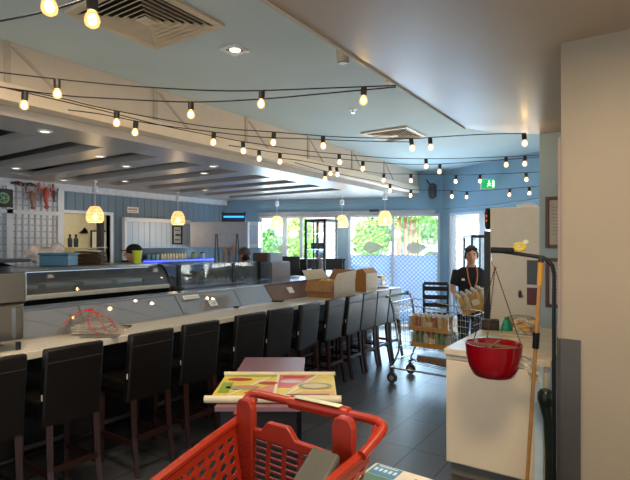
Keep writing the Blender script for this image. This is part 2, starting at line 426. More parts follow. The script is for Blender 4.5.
struct(cp.build('ceiling_canopy', canopyp))
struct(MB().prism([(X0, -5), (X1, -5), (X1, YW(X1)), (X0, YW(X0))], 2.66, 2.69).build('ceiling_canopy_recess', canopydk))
# ---------- downlights
dl = M('lamp_face', '#ffffff', .4, emit='#ffe2b8', es=2.6, var=0)
def downlight(loc, lab, grp, r=.036):
    e = T('downlight', lab, 'ceiling light', loc, 0, grp)
    MB().lathe([(r+.02, 0), (r+.02, -.008), (r, -.008), (r, 0)], close=True).build('trim_ring', whitep, e)
    MB().lathe([(r*.98, -.001), (r*.98, -.004)]).build('lamp_disc', dl, e)
    return e
DL = [((45, 131), 'round downlight at the near left end of the canopy ceiling'), ((16, 168), 'round canopy downlight above the black round-emblem sign'), ((64, 180), 'round canopy downlight nearest the corner of the white trellis'),
      ((125, 181), 'round canopy downlight above the first blue wall boards'), ((100, 156), 'round canopy downlight above the first pendant lamp'), ((126, 166), 'round canopy downlight between two dark ceiling slots'),
      ((213, 166), 'nearer of the two close canopy downlights by the cream beam'), ((204, 173), 'farther of the two close canopy downlights by the cream beam'), ((205, 190), 'round canopy downlight deep over the back bar')]
for (px, py), lab in DL:
    p = WZ(px, py, 2.5); downlight((p.x, p.y, 2.5), lab, 'downlights in the canopy')
p = WZ(235, 49.5, 2.98); e = T('square_downlight', 'square recessed downlight in the pale ceiling right of the large vent', 'ceiling light', (p.x, p.y, 2.98))
MB().bx(-.075, .075, -.075, -.055, -.012, 0).bx(-.075, .075, .055, .075, -.012, 0).bx(-.075, -.055, -.055, .055, -.012, 0).bx(.055, .075, -.055, .055, -.012, 0).build('frame', whitep, e)
MB().ell((.0, 0, -.004), (.04, .04, .012)).build('lamp_disc', dl, e, smooth=True); MB().bx(-.054, .054, -.054, .054, -.003, -.001).build('reflector', M('dark_reflector', '#45423c', .4), e)
p = WZ(343, 49, 2.98); e = T('ceiling_sensor', 'cream cylinder sensor on the ceiling beside the lower ceiling edge', 'sensor', (p.x, p.y, 2.98), 0)
MB().lathe([(.05, 0), (.045, -.02), (.045, -.09), (.04, -.10)]).build('housing', M('sensor_cream', '#cbbda2', .5), e, smooth=True); MB().lathe([(.036, -.1), (.036, -.104)]).build('lens', M('sensor_lens', '#4a4034', .3), e)
p = WZ(353, 109, 2.98); e = T('ceiling_sprinkler', 'small round sprinkler in the pale ceiling behind the rightmost near bulb', 'sprinkler', (p.x, p.y, 2.98))
MB().lathe([(.045, 0), (.04, -.012), (.015, -.014), (.012, -.04)]).build('rose', whitep, e, smooth=True); MB().lathe([(.02, -.04), (.02, -.043)]).build('deflector', steelp, e)
def vent(px, py, lab, sz=.62):
    p = WZ(px, py, 2.98); e = T('ceiling_vent', lab, 'air vent', (p.x, p.y, 2.98), 0, 'ceiling vents')
    h = sz/2; f = MB()
    for a, b in ((h, h-.05),):
        f.bx(-a, a, -a, -b, -.02, 0).bx(-a, a, b, a, -.02, 0).bx(-a, -b, -b, b, -.02, 0).bx(b, a, -b, b, -.02, 0)
    f.build('frame', M('vent_cream', '#cfc0a6', .45), e, bevel=.003)
    for i in range(6):
        a = h-.06-i*.04; 
        if a < .05: break
        b = a-.022; z1, z0 = -.028, -.006; g = MB()
        for sx_, sy_ in ((0, 1), (0, -1), (1, 0), (-1, 0)):
            if sy_: pts = [(-a, a*sy_, z1), (a, a*sy_, z1), (b, b*sy_, z0), (-b, b*sy_, z0)]
            else: pts = [(a*sx_, -a, z1), (a*sx_, a, z1), (b*sx_, b, z0), (b*sx_, -b, z0)]
            g.quad(*pts)
        g.build('vane', M('vent_cream', '#cfc0a6', .45), e, solid=.004)
    MB().bx(-.045, .045, -.045, .045, -.03, -.022).build('centre_plate', M('vent_cream', '#cfc0a6'), e)
    MB().bx(-h+.05, h-.05, -h+.05, h-.05, -.0035, -.001).build('duct_shade_sheet', M('duct_shade', '#2a241c', .9), e)  # flat dark sheet paints the shade seen between the vanes
    return e
vent(147, 17, 'large square louvred vent in the near ceiling, top left', .66); vent(394, 134, 'square louvred vent in the far ceiling beside the lower ceiling edge', .62)
# ---------- left wall fittings: trellis
tr = M('trellis_white', '#cfd3d9', .45, var=.03); yR = YL(60); 
e = T('trellis_panel', 'white square trellis panelling covering the left wall up to the doorway', 'trellis', (WL, 0, 0))
b = MB()
y = yR-.11
ylist = []
while y > 1.9: ylist.append(y); y -= .086
for y in ylist: b.bx(.012, .03, y-.009, y+.009, .9, 2.4)
b.build('upright_laths', M('lath_grey', '#a9b0ba', .6), e)
b = MB(); z = .95
while z < 2.4: b.bx(.024, .036, 1.9, yR-.06, z-.008, z+.008); z += .092
b.build('cross_laths', M('lath_grey', '#a9b0ba', .6), e)
MB().bx(.002, .012, 1.9, yR-.05, .9, 2.4).build('backing_board', M('trellis_back', '#dfe3e8', .6), e)
b = MB().bx(.012, .06, yR-.06, yR+.03, .9, 2.4).build('post', tr, e); MB().bx(.012, .06, YL(8)-.04, YL(8)+.04, .9, 2.4).build('post', tr, e)
MB().bx(.03, .06, 1.9, yR-.06, 2.02, 2.08).build('rail', tr, e)
# wall decor
p = WX(3, 198, WL+.06); e = T('wall_sign', 'black square sign with a round pale green emblem on the trellis', 'sign', (WL+.046, p.y, p.z))
MB().bx(0, .03, -.12, .12, -.125, .125).build('panel', black, e)
g = MB()
def ring(g, r0, r1, a0=0, a1=2*pi, n=24, x=.031):
    for i in range(n):
        t0, t1 = a0+(a1-a0)*i/n, a0+(a1-a0)*(i+1)/n
        g.quad((x, r0*cos(t0), r0*sin(t0)), (x, r1*cos(t0), r1*sin(t0)), (x, r1*cos(t1), r1*sin(t1)), (x, r0*cos(t1), r0*sin(t1)))
ring(g, .062, .075); ring(g, .05, .056); ring(g, .0, .02, 0, 2*pi, 10); 
for k in range(5): a = k*2*pi/5; g.bx(.0305, .032, .034*cos(a)-.008, .034*cos(a)+.008, .034*sin(a)-.01, .034*sin(a)+.01)
g.build('emblem', M('emblem_green', '#85b58a', .5), e)
def lobster(px, py, hexc, lab, sc=1.0, nm='lobster_decoration'):
    p = WX(px, py, WL+.1); e = T(nm, lab, 'wall decoration', p, 0, None); m = M('shell_'+hexc[1:], hexc, .4)
    e.scale = (sc, sc, sc)
    b = MB(); b.tube([(0, 0, .12), (0, 0, .06), (0, 0, 0), (0, 0, -.08), (0, .01, -.13)], [.02, .04, .04, .028, .018], 10); b.build('shell_body', m, e, smooth=True)
    b = MB(); b.ell((0, .01, -.16), (.012, .035, .03)); b.build('tail_fan', m, e, smooth=True)
    for s_ in (-1, 1):
        b = MB(); b.tube([(0, .03*s_, .09), (.01, .09*s_, .07), (.01, .10*s_, .12)], [.01, .012, .01], 6); b.ell((.01, .10*s_, .15), (.014, .022, .04)); b.build('claw', m, e, smooth=True)
    for s_ in (-1, 1):
        for z in (.05, .02, -.01): MB().tube([(0, .035*s_, z), (.02, .07*s_, z+.01), (.01, .085*s_, z-.03)], .004, 5).build('leg', m, e)
        MB().tube([(0, .01*s_, .12), (.03, .05*s_, .2)], .003, 5).build('feeler', m, e)
    return e
lobster(46, 196, '#b0452f', 'red lobster decoration hung on the white trellis', 1.0)
lobster(32, 198, '#8a5a44', 'brown lobster decoration hung left of the red one', .85)
p = WX(24, 185, WL+.1); e = T('driftwood_decoration', 'dark driftwood branch with shells along the top of the trellis', 'wall decoration', p)
MB().tube([(0, -.17, .01), (0, -.08, .02), (0, 0, 0), (.02, .08, .015), (0, .17, 0)], [.015, .03, .026, .03, .012], 8).build('branch', M('driftwood', '#3a2a26', .7, bump=.3), e, smooth=True)
for k in range(5): MB().ell((.03, -.12+.06*k, -.01+.01*(k % 2)), (.015, .02, .015), 8, 5).build('shell', M('shell_mix', '#a9756a', .4), e, smooth=True)
lobster(54, 195, '#4a4648', 'small dark fish-like decoration beside the trellis post', .55, 'crayfish_decoration')
# cupboards on the left wall
cupm = Mgrid('pale_blue_boards', '#b3c6da', '#8197ad', 30, .12, .006, rough=.4, axes='ZY', bump=.4, var=.02)
yc0, yc1 = YL(127, WL+.09), YL(190, WL+.09)
e = T('wall_cupboard', 'long pale blue boarded wall cupboard above the blue-lit back bar', 'cupboard', (WL, 0, 0))
MB().bx(.005, .06, yc0, yc1, 1.53, 2.04).build('carcass', whitep, e)
yy = [yc0+(yc1-yc0)*i/3 for i in range(4)]
for i in range(3): MB().bx(.06, .08, yy[i]+.004, yy[i+1]-.004, 1.54, 1.98).build('door', cupm, e)
MB().bx(.06, .1, yc0-.02, yc1, 1.985, 2.05).build('cornice', whitep, e)
MB().bx(.005, .09, yc0-.04, yc0, .9, 2.05).build('end_panel', whitep, e)
e = T('wall_sign', 'small white notice with red lettering above the cupboard end', 'sign', WX(133, 210, WL+.012))
MB().bx(-.008, .004, -.11, .11, -.05, .05).build('plate', paper, e)
b = MB(); yq = -.09
for k in range(9): b.bx(.004, .006, yq, yq+.012, .0, .025); yq += .02
b.build('red_marks', M('sign_red', '#a23840', .5), e); MB().bx(.004, .006, -.08, .08, -.03, -.022).build('grey_line', M('sign_grey', '#70757c'), e)
e = T('framed_picture', 'black-framed picture with a grey fish sketch on the cupboard doors', 'picture', WX(177, 235, WL+.085))
f = MB(); f.bx(0, .02, -.11, -.09, -.17, .17).bx(0, .02, .09, .11, -.17, .17).bx(0, .02, -.09, .09, .15, .17).bx(0, .02, -.09, .09, -.17, -.15); f.build('frame', black, e)
MB().bx(0, .008, -.09, .09, -.15, .15).build('print', M('print_grey', '#b9c4cc', .5), e)
b = MB(); b.ell((.011, 0, 0), (.003, .06, .022)); b.prism([(.05, 0), (.08, .03), (.08, -.03)], .008, .012, 'X'); b.bx(.008, .011, -.06, .06, .08, .095); b.bx(.008, .011, -.05, .06, -.1, -.08); b.build('sketch', M('sketch_grey', '#3f4a57', .6), e)
# corner cupboard (faces the camera), its shadow painted in as grey
a0, a1 = LD((190-CX)/F*9.0, 9.0), LD((247-CX)/F*9.0, 9.0)
e = T('corner_cupboard', 'plain wall cupboard, coloured grey as in shadow, in the far corner under the insect light', 'cupboard', (a0.x, a0.y, 0), TH)
wc = (a1-a0).length
MB().bx(0, wc, .02, .45, 1.53, 2.01).build('carcass', M('cupboard_shade_grey', '#98a0ac', .5), e)
MB().bx(.005, wc*.42-.003, 0, .02, 1.54, 2.0).build('door', M('cupboard_shade_grey2', '#a0a8b4', .5), e); MB().bx(wc*.42+.003, wc-.003, 0, .02, 1.54, 2.0).build('door', M('cupboard_shade_grey2'), e)
MB().bx(wc, wc+.02, .02, .45, 1.53, 2.01).build('end_panel', whitep, e)
e2 = T('end_cabinet', 'white wall cabinet with an inset panelled door beside the left window', 'cabinet', LD((248-CX)/F*9.2, 9.2), TH)
MB().bx(0, .2, .02, .4, 1.53, 2.02).build('carcass', whitep, e2); 
f = MB(); f.bx(.0, .03, 0, .02, 1.53, 2.02).bx(.17, .2, 0, .02, 1.53, 2.02).bx(.03, .17, 0, .02, 1.95, 2.02).bx(.03, .17, 0, .02, 1.53, 1.6); f.build('door_frame', whitep, e2, bevel=.003)
MB().bx(.03, .17, .008, .02, 1.6, 1.95).build('door_panel', M('door_panel_blue', '#b4c9e2', .4), e2)
# insect light on top
e = T('insect_light', 'black unit with a glowing blue tube on top of the corner cupboard', 'insect light', LD((234-CX)/F*9.3, 9.3, 2.01), TH)
f = MB(); f.bx(-.22, -.2, -.06, .06, 0, .2).bx(.2, .22, -.06, .06, 0, .2).bx(-.2, .2, -.05, .05, 0, .06).bx(-.2, .2, .03, .05, .06, .18).bx(-.2, .2, -.05, .05, .15, .18); f.build('casing', black, e)
MB().cyl((-.19, -.02, .105), (.19, -.02, .105), .016).build('blue_tube', M('blue_tube', '#2266ff', .4, emit='#1c63ff', es=6, var=0), e)
# ---------- back bar with blue led
y0, y1 = YL(143, -6.75), YL(213, -6.75)
e = T('back_bar', 'navy back bar counter with a glowing blue edge under the cupboards', 'back bar', (WL, 0, 0))
MB().bx(.005, .5, y0, y1, 0, 1.29).build('cabinet_body', navy, e)
MB().bx(.005, .56, y0-.02, y1+.02, 1.29, 1.33).build('worktop', M('dark_worktop', '#232a44', .25), e)
MB().bx(.562, .570, y0, y1, 1.30, 1.325).build('led_strip', M('blue_led', '#2a3cff', .4, emit='#2433ff', es=7, var=0), e)
MB().bx(.005, .012, y0, y1, 1.335, 1.525).build('splashback', M('dark_splashback', '#20242c', .3), e)
n = 9
for i in range(n):
    y = YL(162+2.9*i, -7.0); e = T('sauce_bottle', 'cream squeeze bottle in the row on the back bar, number %d from the left of nine' % (i+1), 'bottle', (-7.0, y, 1.33), 0, 'bottles on the back bar')
    e['label'] = 'cream squeeze bottle in the tight row on the blue-lit back bar'
    MB().lathe([(.022, 0), (.024, .01), (.024, .08), (.012, .1)], n=12).build('bottle_body', M('bottle_cream', '#d2cdb4', .4), e, smooth=True); MB().lathe([(.011, .1), (.008, .125)], n=10).build('cap', M('cap_grey', '#8f979a'), e)
for px, hx, lab in ((148.5, '#5d9aa8', 'teal drinking glass at the left end of the back bar'), (153, '#7fb0b5', 'second pale teal glass on the back bar'), (157.5, '#b9d0d2', 'pale glass just left of the row of bottles')):
    y = YL(px, -7.0); e = T('drinking_glass', lab, 'glass', (-7.0, y, 1.33), 0, 'glasses on the back bar')
    MB().lathe([(.025, 0), (.032, .09)], n=14).build('tumbler', M('tumbler'+hx, hx, .15), e, smooth=True)
for px, hx, lab in ((193.5, '#8ea35c', 'green jar on the right half of the back bar'), (202, '#a8b0a0', 'grey-green jar near the right end of the back bar')):
    y = YL(px, -7.0); e = T('glass_jar', lab, 'jar', (-7.0, y, 1.33), 0, 'jars on the back bar')
    MB().lathe([(.045, 0), (.05, .02), (.05, .08), (.035, .1)], n=14).build('jar_body', M('jar'+hx, hx, .3), e, smooth=True); MB().lathe([(.037, .1), (.037, .115)], n=14).build('lid', blackm, e)
# ---------- pendants
rat = M('woven_shade', '#f3e2bd', .7, emit='#ffb070', es=.8, var=.3, scale=60)
def pendant(px, py, D, lab):
    p = W(px, py, D); e = T('pendant_lamp', lab, 'pendant lamp', (p.x, p.y, 2.5), 0, 'woven pendant lamps around the bar'); zc = p.z-2.5
    MB().lathe([(.03, 0), (.03, -.02), (.008, -.03), (.008, -.07)]).build('ceiling_rose', whitep, e)
    MB().lathe([(.035, -.07), (.04, -.08), (.04, -.16), (.03, -.165)]).build('lamp_holder', whitep, e, smooth=True)
    MB().cyl((0, 0, -.16), (0, 0, zc+.1), .004, n=6).build('cord', whitep, e)
    prof = [(.03, .115), (.06, .11), (.088, .07), (.108, .02), (.118, -.03), (.116, -.08), (.098, -.11)]
    b = MB()
    for k in range(22):
        for dr in (1, -1):
            pts = []
            for i, (r_, z_) in enumerate(prof):
                a = 2*pi*k/22+dr*i*.15; pts.append((r_*cos(a), r_*sin(a), zc+z_))
            b.tube(pts, .0035, 4)
    for r_, z_ in prof: b.tube([(r_*cos(2*pi*j/24), r_*sin(2*pi*j/24), zc+z_) for j in range(25)], .004, 4, cap=False)
    sh = b.build('woven_shade', rat, e)
    MB().lathe([(r_*.96, zc+z_) for r_, z_ in prof], n=24).build('shade_lining', M('shade_lining', '#f6e2b6', .8, emit='#ffc890', es=.4, var=.1, alpha=.4), e, smooth=True)
    MB().ell((0, 0, zc-.04), (.03, .03, .04)).build('bulb', M('pendant_bulb', '#ffffff', .4, emit='#ffdf9e', es=12, var=0), e, smooth=True)
    L = bpy.data.lights.new('pendant_glow', 'POINT'); L.energy = 5; L.color = (1, .72, .42); L.shadow_soft_size = .1
    o = bpy.data.objects.new('pendant_glow', L); COL.objects.link(o); o.parent = e; o.location = (0, 0, zc-.2)
pendant(95, 214.5, 7.0, 'woven pendant lamp hanging in front of the kitchen doorway')
pendant(178, 218, 8.5, 'woven pendant lamp hanging above the framed fish picture')
pendant(277, 222, 9.5, 'woven pendant lamp in front of the far left window')
pendant(342, 221.5, 9.2, 'woven pendant lamp beside the tall black glass cabinet')
pendant(385, 218, 8.1, 'rightmost and largest-looking woven pendant, at the beam end')
# ---------- string lights
wirem = M('black_cable', '#0c0a09', .6, var=0)
sock = M('bulb_socket_black', '#17120e', .5, var=0)
bulbm = M('glowing_bulb', '#fff2d8', .3, emit='#ffc26a', es=26, var=0)
bulbcore = M('bulb_filament', '#ffffff', .3, emit='#ffdca0', es=150, var=0)
def gbulb():
    m = bpy.data.materials.new('bulb_glass'); m.use_nodes = True; nt = m.node_tree; nt.nodes.clear(); N = nt.nodes.new; L_ = nt.links.new
    o = N('ShaderNodeOutputMaterial'); t = N('ShaderNodeBsdfTransparent'); t.inputs[0].default_value = (1, .93, .8, 1)
    em = N('ShaderNodeEmission'); em.inputs[0].default_value = lin('#ffbf70'); em.inputs[1].default_value = 2.3
    mx = N('ShaderNodeMixShader'); mx.inputs[0].default_value = .55; L_(t.outputs[0], mx.inputs[1]); L_(em.outputs[0], mx.inputs[2]); L_(mx.outputs[0], o.inputs[0]); return m
bg = gbulb()
def make_socket():
    s = MB().lathe([(.008, .006), (.019, .0), (.020, -.03), (.018, -.055)], n=12).build('bulb_socket', sock, None, smooth=True)
    g = MB().lathe([(.012, -.052), (.015, -.057), (.023, -.074), (.026, -.089), (.022, -.103), (.011, -.111), (.003, -.113)], n=14).build('glass_bulb', bg, s, smooth=True)
    MB().ell((0, 0, -.084), (.014, .014, .020), 10, 6).build('filament', bulbcore, s, smooth=True)
    return s
proto = make_socket(); used = [False]
def cr(pts, n=6):
    out = []; P = [pts[0]]+pts+[pts[-1]]
    for i in range(1, len(P)-2):
        for k in range(n):
            t = k/n; a, b, c, d = P[i-1], P[i], P[i+1], P[i+2]
            out.append(.5*((2*b)+(c-a)*t+(2*a-5*b+4*c-d)*t*t+(3*b-a-3*c+d)*t**3))
    out.append(pts[-1]); return out
def string(pix, z, bulbs, lab, r=.0042):
    pts = cr([q if isinstance(q, Vector) else WZ(q[0], q[1], z) for q in pix])
    o0 = pts[len(pts)//2].copy()
    e = T('string_light', lab, 'string lights' if bulbs else 'cable', o0, 0, 'festoon strings across the ceiling' if bulbs else None)
    MB().tube([p-o0 for p in pts], r, 6).build('cable', wirem, e)
    for px in bulbs:
        best = None
        for a, b in zip(pts, pts[1:]):
            pa = CX+F*(ct*a.x+st*a.y)/(-st*a.x+ct*a.y); pb = CX+F*(ct*b.x+st*b.y)/(-st*b.x+ct*b.y)
            if (pa-px)*(pb-px) <= 0: t = (px-pa)/(pb-pa) if pb != pa else 0; best = a.lerp(b, t); break
        if best is None: continue
        if not used[0]: s = proto; used[0] = True
        else:
            s = proto.copy(); COL.objects.link(s)
            for ch in proto.children: c = ch.copy(); COL.objects.link(c); c.parent = s
        s.parent = e; s.location = best-o0+Vector((0, 0, -.004)); s.rotation_euler = (random.uniform(-.12, .12), random.uniform(-.12, .12), 0)
string([(-30, 26), (0, 21), (47, 11), (80, 1), (92, -5), (125, -14)], 2.45, [92], 'string light cable at the top left with one large near bulb', .004)
string([(-30, -4), (47, -20), (110, -32), (160, -45)], 2.45, [47], 'nearest string light, its bulb cut by the top edge of the picture', .004)
string([(-20, 70), (57, 79), (130, 86), (210, 90.5), (262, 90.5), (330, 88), (396, 85.5)], 2.575, [57, 262, 364], 'upper near string tied to the hook on the lower ceiling edge, three bulbs')
string([(-20, 84), (60, 95), (110, 98.5), (191, 102), (262, 99), (330, 93), (396, 87)], 2.55, [191], 'lower near string meeting the same ceiling hook, one bulb')
string([(-20, 84), (25, 91), (60, 98), (117, 111), (210, 127), (274, 132), (340, 137), (411, 138.5), (430, 137.5), (480, 134.5), (524, 133.5)], 2.55, [25, 117, 274, 323, 411, 430, 524], 'string running from the left edge to the corner of the lower ceiling, seven bulbs')
string([Vector((-3.57, 2.0, 2.6)), (100, 114), (136, 121), (160, 125), (214, 132), (260, 137), (310, 139), (360, 141), (411, 142)], 2.55, [136, 214], 'short-looking string just under the seven-bulb string, two bulbs')
string([(-20, 82), (100, 110), (160, 125), (214, 136), (243, 141.5), (300, 150), (339, 154), (400, 158.5), (470, 158), (540, 155)], 2.55, [243, 339, 426, 506, 525], 'middle string crossing above the exit sign, five bulbs')
string([Vector((-3.57, 3.7, 2.62)), (259, 150), (280, 153), (330, 158), (363, 161), (400, 164), (440, 164), (500, 160), (540, 157)], 2.53, [259, 280, 363, 440], 'string with four bulbs ending right of the black wall speaker')
string([Vector((-3.57, 4.55, 2.61)), (300, 160.5), (330, 166), (336, 167), (384, 173.5), (411, 174), (456, 175), (480, 174.5), (540, 172)], 2.52, [330, 336.5, 384, 411, 456, 480, 526], 'string passing just above the green exit sign, seven bulbs')
string([Vector((-3.57, 4.85, 2.6)), (325, 171), (360, 178), (390, 184), (411, 189.5), (452, 190.5), (467, 191.5), (510, 188.5), (540, 186)], 2.40, [325, 390, 411, 452, 467, 510, 529], 'lowest lit string, below the exit sign, seven bulbs')
string([W(443.5, 209, 9.2), (490, 205), (540, 198)], 2.2, [], 'bare black cable sagging above the far right window')
p = W(387.5, 83, 3.02); e = T('ceiling_hook', 'small brass hook at the lower ceiling edge holding the strings', 'hook', p)
MB().lathe([(.012, .0), (.012, .03)], n=10).build('screw_plate', M('brass', '#b08a58', .3, metal=.8), e); MB().tube([(0, 0, 0), (.01, 0, -.015), (0, 0, -.025), (-.01, 0, -.015)], .003, 6).build('hook', M('brass'), e)
# exit sign, speaker, wall camera
s_, D_ = sB(489); p = W(489, 184, D_-.12)
e = T('exit_sign', 'green running man exit sign on the far right blue wall', 'sign', p, TH)
MB().bx(-.13, .14, .0, .03, -.085, .085).build('casing', whitep, e)
green = M('exit_green', '#0f9a4a', .4, emit='#12b45a', es=.8, var=0); wl = M('exit_white', '#ffffff', .4, emit='#e8fff0', es=1.4, var=0)
MB().bx(-.12, .10, -.006, .0, -.075, .075).build('green_face', green, e)
b = MB(); b.ell((.0, -.009, .045), (.014, .003, .014)); b.bar((0, -.009, .03), (-.008, -.009, -.01), .018, .004); b.bar((-.008, -.009, -.01), (.03, -.009, -.03), .01, .004); b.bar((-.008, -.009, -.01), (-.035, -.009, -.05), .01, .004)
b.bar((.0, -.009, .02), (.03, -.009, .0), .008, .004); b.bar((0, -.009, .02), (-.03, -.009, .0), .008, .004); b.bx(.05, .085, -.009, -.006, -.055, .055); b.build('running_man', wl, e)
s_, D_ = sA(432); p = W(432, 191, D_-.2)
e = T('wall_speaker', 'round-backed dark wall speaker left of the room corner', 'speaker', p, TH)
MB().loft([(0, 0, -.15, .03, .05), (0, 0, -.1, .06, .09), (0, 0, .05, .07, .1), (0, 0, .13, .05, .08), (0, 0, .15, .02, .04)]).build('speaker_shell', M('speaker_grey', '#30343c', .5), e, smooth=True)
MB().bx(.055, .075, -.07, .07, -.12, .12).build('grille', M('speaker_grille', '#6b5a50', .6), e, bevel=.01); MB().tube([(-.02, .02, .1), (-.06, .1, .2), (-.06, .2, .24)], .012).build('bracket', black, e)
s_, D_ = sA(392); e = T('window_sensor', 'small black sensor bar on the wall above the blind box', 'sensor', W(374, 211, D_-.18), angA)
MB().bx(-.09, .09, 0, .06, -.02, .03).build('sensor_body', black, e, bevel=.01); MB().bx(.03, .06, -.01, 0, -.01, .01).build('lens', M('sensor_lens'), e)
# ==================================================== BAR
CT = .93; CE = -3.17; CB = -3.57
e = T('bar_counter', 'long cream stone bar counter with a dark front behind the stools', 'bar counter', (CE, 2, 0))
b = MB().prism([(CE, -2), (CE, 6.98), (-5.6, 6.98), (-5.6, 6.2), (CB-.1, 6.2), (CB-.1, -2)], CT-.05, CT)
b.v = [(x-CE, y-2, z) for x, y, z in b.v]; b.build('counter_top', stone, e, bevel=.006)
b = MB().prism([(CE-.3, -2), (CE-.3, 6.7), (-5.5, 6.7), (-5.5, 6.25), (CB-.1, 6.25), (CB-.1, -2)], .0, CT-.05)
b.v = [(x-CE, y-2, z) for x, y, z in b.v]; b.build('front_panel', M('dark_bar_front', '#121112', .6, var=.1), e)
b = MB(); b.tube([(-.22, -4, .2), (-.22, 4.3, .2)], .02, 10); b.build('foot_rail', black, e)
# raised chilled ledge
LY0, LY1 = 1.25, 4.42
e = T('chilled_ledge', 'raised steel-topped ledge with a frosted clear front on the counter', 'display ledge', (CB, 0, CT))
b = MB().quad((0, LY0, .005), (0, LY1, .005), (-.14, LY1, .185), (-.14, LY0, .185)); b.build('clear_front', acryl, e, solid=.006)
MB().bx(-.30, -.2, LY0, LY1, 0, .17).build('inner_tray', M('tray_grey', '#8b9096', .4), e); MB().bx(-.16, -.03, LY0, LY1, 0.001, .02).build('tray_floor', steelp, e)
MB().bx(-.31, -.13, LY0, LY1, .187, .20).bx(-.52, -.13, LY1, 6.05, .187, .20).build('steel_top', M('blue_grey_steel_top', '#b4c0d0', .24, metal=.85, var=.05), e, bevel=.003)
MB().bx(-.008, .006, LY0, LY1, 0, .012).build('front_rail', steelp, e)
b = MB()
for y in (2.15, 3.1, 3.9): b.add([(-.004, y, .01), (-.004, y+.012, .01), (-.142, y+.012, .186), (-.142, y, .186)], [(0, 1, 2, 3)])
b.build('joint_strips', M('joint_grey', '#5c626b', .4), e, solid=.01)
for px, py, z_, lab in ((213, 303, .06, 'white socket plate at the foot of the ledge front'), (191, 297, .13, 'white label card leaning on the upper ledge front')):
    X = CB-.14*(z_/.18)+.02; p = WX(px, py, X); e = T('label_card', lab, 'card', p)
    r = Matrix.Rotation(R(-38), 3, 'Y'); MB().box((0, 0, 0), (.01, .1, .07) if px == 213 else (.008, .2, .045), r).build('card', plasticw, e, bevel=.003)
    MB().box((.008, 0, 0), (.004, .05, .03) if px == 213 else (.004, .15, .015), r).build('face_mark', M('mark_grey', '#c7c3b8'), e)
# brown end block
e = T('wood_end_block', 'brown timber end block of the raised ledge with a white socket', 'end block', (CB, 4.44, CT))
MB().prism([(-.88, 0), (0, 0), (-.14, .185), (-.88, .185)], 0, 1.65, 'Y').build('timber_block', M('brown_timber', '#6e4a33', .4, var=.12, scale=6, stretch=(1, 1, 8)), e, bevel=.005)
p = WX(291, 292, CB-.06); MB().box((-.068, p.y-4.44, .1), (.012, .1, .085), Matrix.Rotation(R(-37), 3, 'Y')).build('socket_plate', plasticw, e, bevel=.002)
# curved sushi case
GY0, GY1 = .75, 3.55; GX = -4.3
e = T('sushi_case', 'long curved-glass refrigerated sushi case with a white front rail', 'display case', (GX, 0, 0))
MB().bx(-.62, -.02, GY0, GY1, .0, 1.02).build('base', M('case_base_dark', '#14161a', .5), e)
MB().bx(-.62, -.0, GY0, GY1, 1.02, 1.04).build('deck', steelp, e)
MB().bx(-.03, .02, GY0, GY1, 1.125, 1.17).build('front_rail', M('rail_white', '#cfcbc0', .25, metal=.3), e, bevel=.008)
prof = [(0, 1.17), (-.02, 1.24), (-.06, 1.30), (-.12, 1.345), (-.2, 1.372)]
b = MB()
for (x0, z0), (x1, z1) in zip(prof, prof[1:]): b.quad((x0, GY0+.03, z0), (x0, GY1-.03, z0), (x1, GY1-.03, z1), (x1, GY0+.03, z1))
b.build('curved_glass', cglass, e, smooth=True)
MB().quad((.0, GY0+.03, 1.04), (.0, GY1-.03, 1.04), (.0, GY1-.03, 1.13), (.0, GY0+.03, 1.13)).build('lower_glass', Mglass('dark_glass', '#3a4048', .12, .0), e)
MB().bx(-.62, -.18, GY0, GY1, 1.372, 1.39).build('top_panel', M('case_top_steel', '#8e9290', .3, metal=.9), e, bevel=.004); MB().bx(-.2, -.17, GY0, GY1, 1.355, 1.385).build('top_rail', steelp, e)
MB().bx(-.62, -.6, GY0, GY1, 1.04, 1.372).build('rear_doors', M('case_rear', '#41484c', .25), e)
for y in (GY0, GY1-.03):
    poly = [(-.62, 1.02)]+[(0.01, 1.02)]+[(x+.01, z) for x, z in prof]+[(-.62, 1.372)]
    MB().prism(poly, y+.012, y+.018, 'Y').build('end_glass', cglass, e)
    MB().tube([(0.01, y+.015, 1.04)]+[(x+.01, y+.015, z+.005) for x, z in prof]+[(-.6, y+.015, 1.385)], .014, 8).build('end_frame', black, e, smooth=True)
MB().bx(-.5, -.1, GY0+.05, GY1-.05, 1.2, 1.206).build('glass_shelf', glass, e)
MB().cyl((-.25, GY0+.1, 1.355), (-.25, GY1-.1, 1.355), .012).build('case_tube', M('case_lamp', '#ffffff', .4, emit='#cfe4ff', es=1.0, var=0), e)
for i in range(7):
    y = GY0+.25+i*.36
    e2 = T('food_tray', 'empty steel tray in the sushi case', 'tray', (GX-.3, y, 1.206), 0, 'steel trays inside the sushi case')
    e2['label'] = 'empty steel tray on the glass shelf inside the curved sushi case'
    MB().bx(-.14, .14, -.14, .14, 0, .006).build('tray_base', steelp, e2); f = MB(); f.bx(-.14, .14, -.145, -.14, 0, .03).bx(-.14, .14, .14, .145, 0, .03).bx(-.145, -.14, -.14, .14, 0, .03).bx(.14, .145, -.14, .14, 0, .03); f.build('tray_rim', steelp, e2)
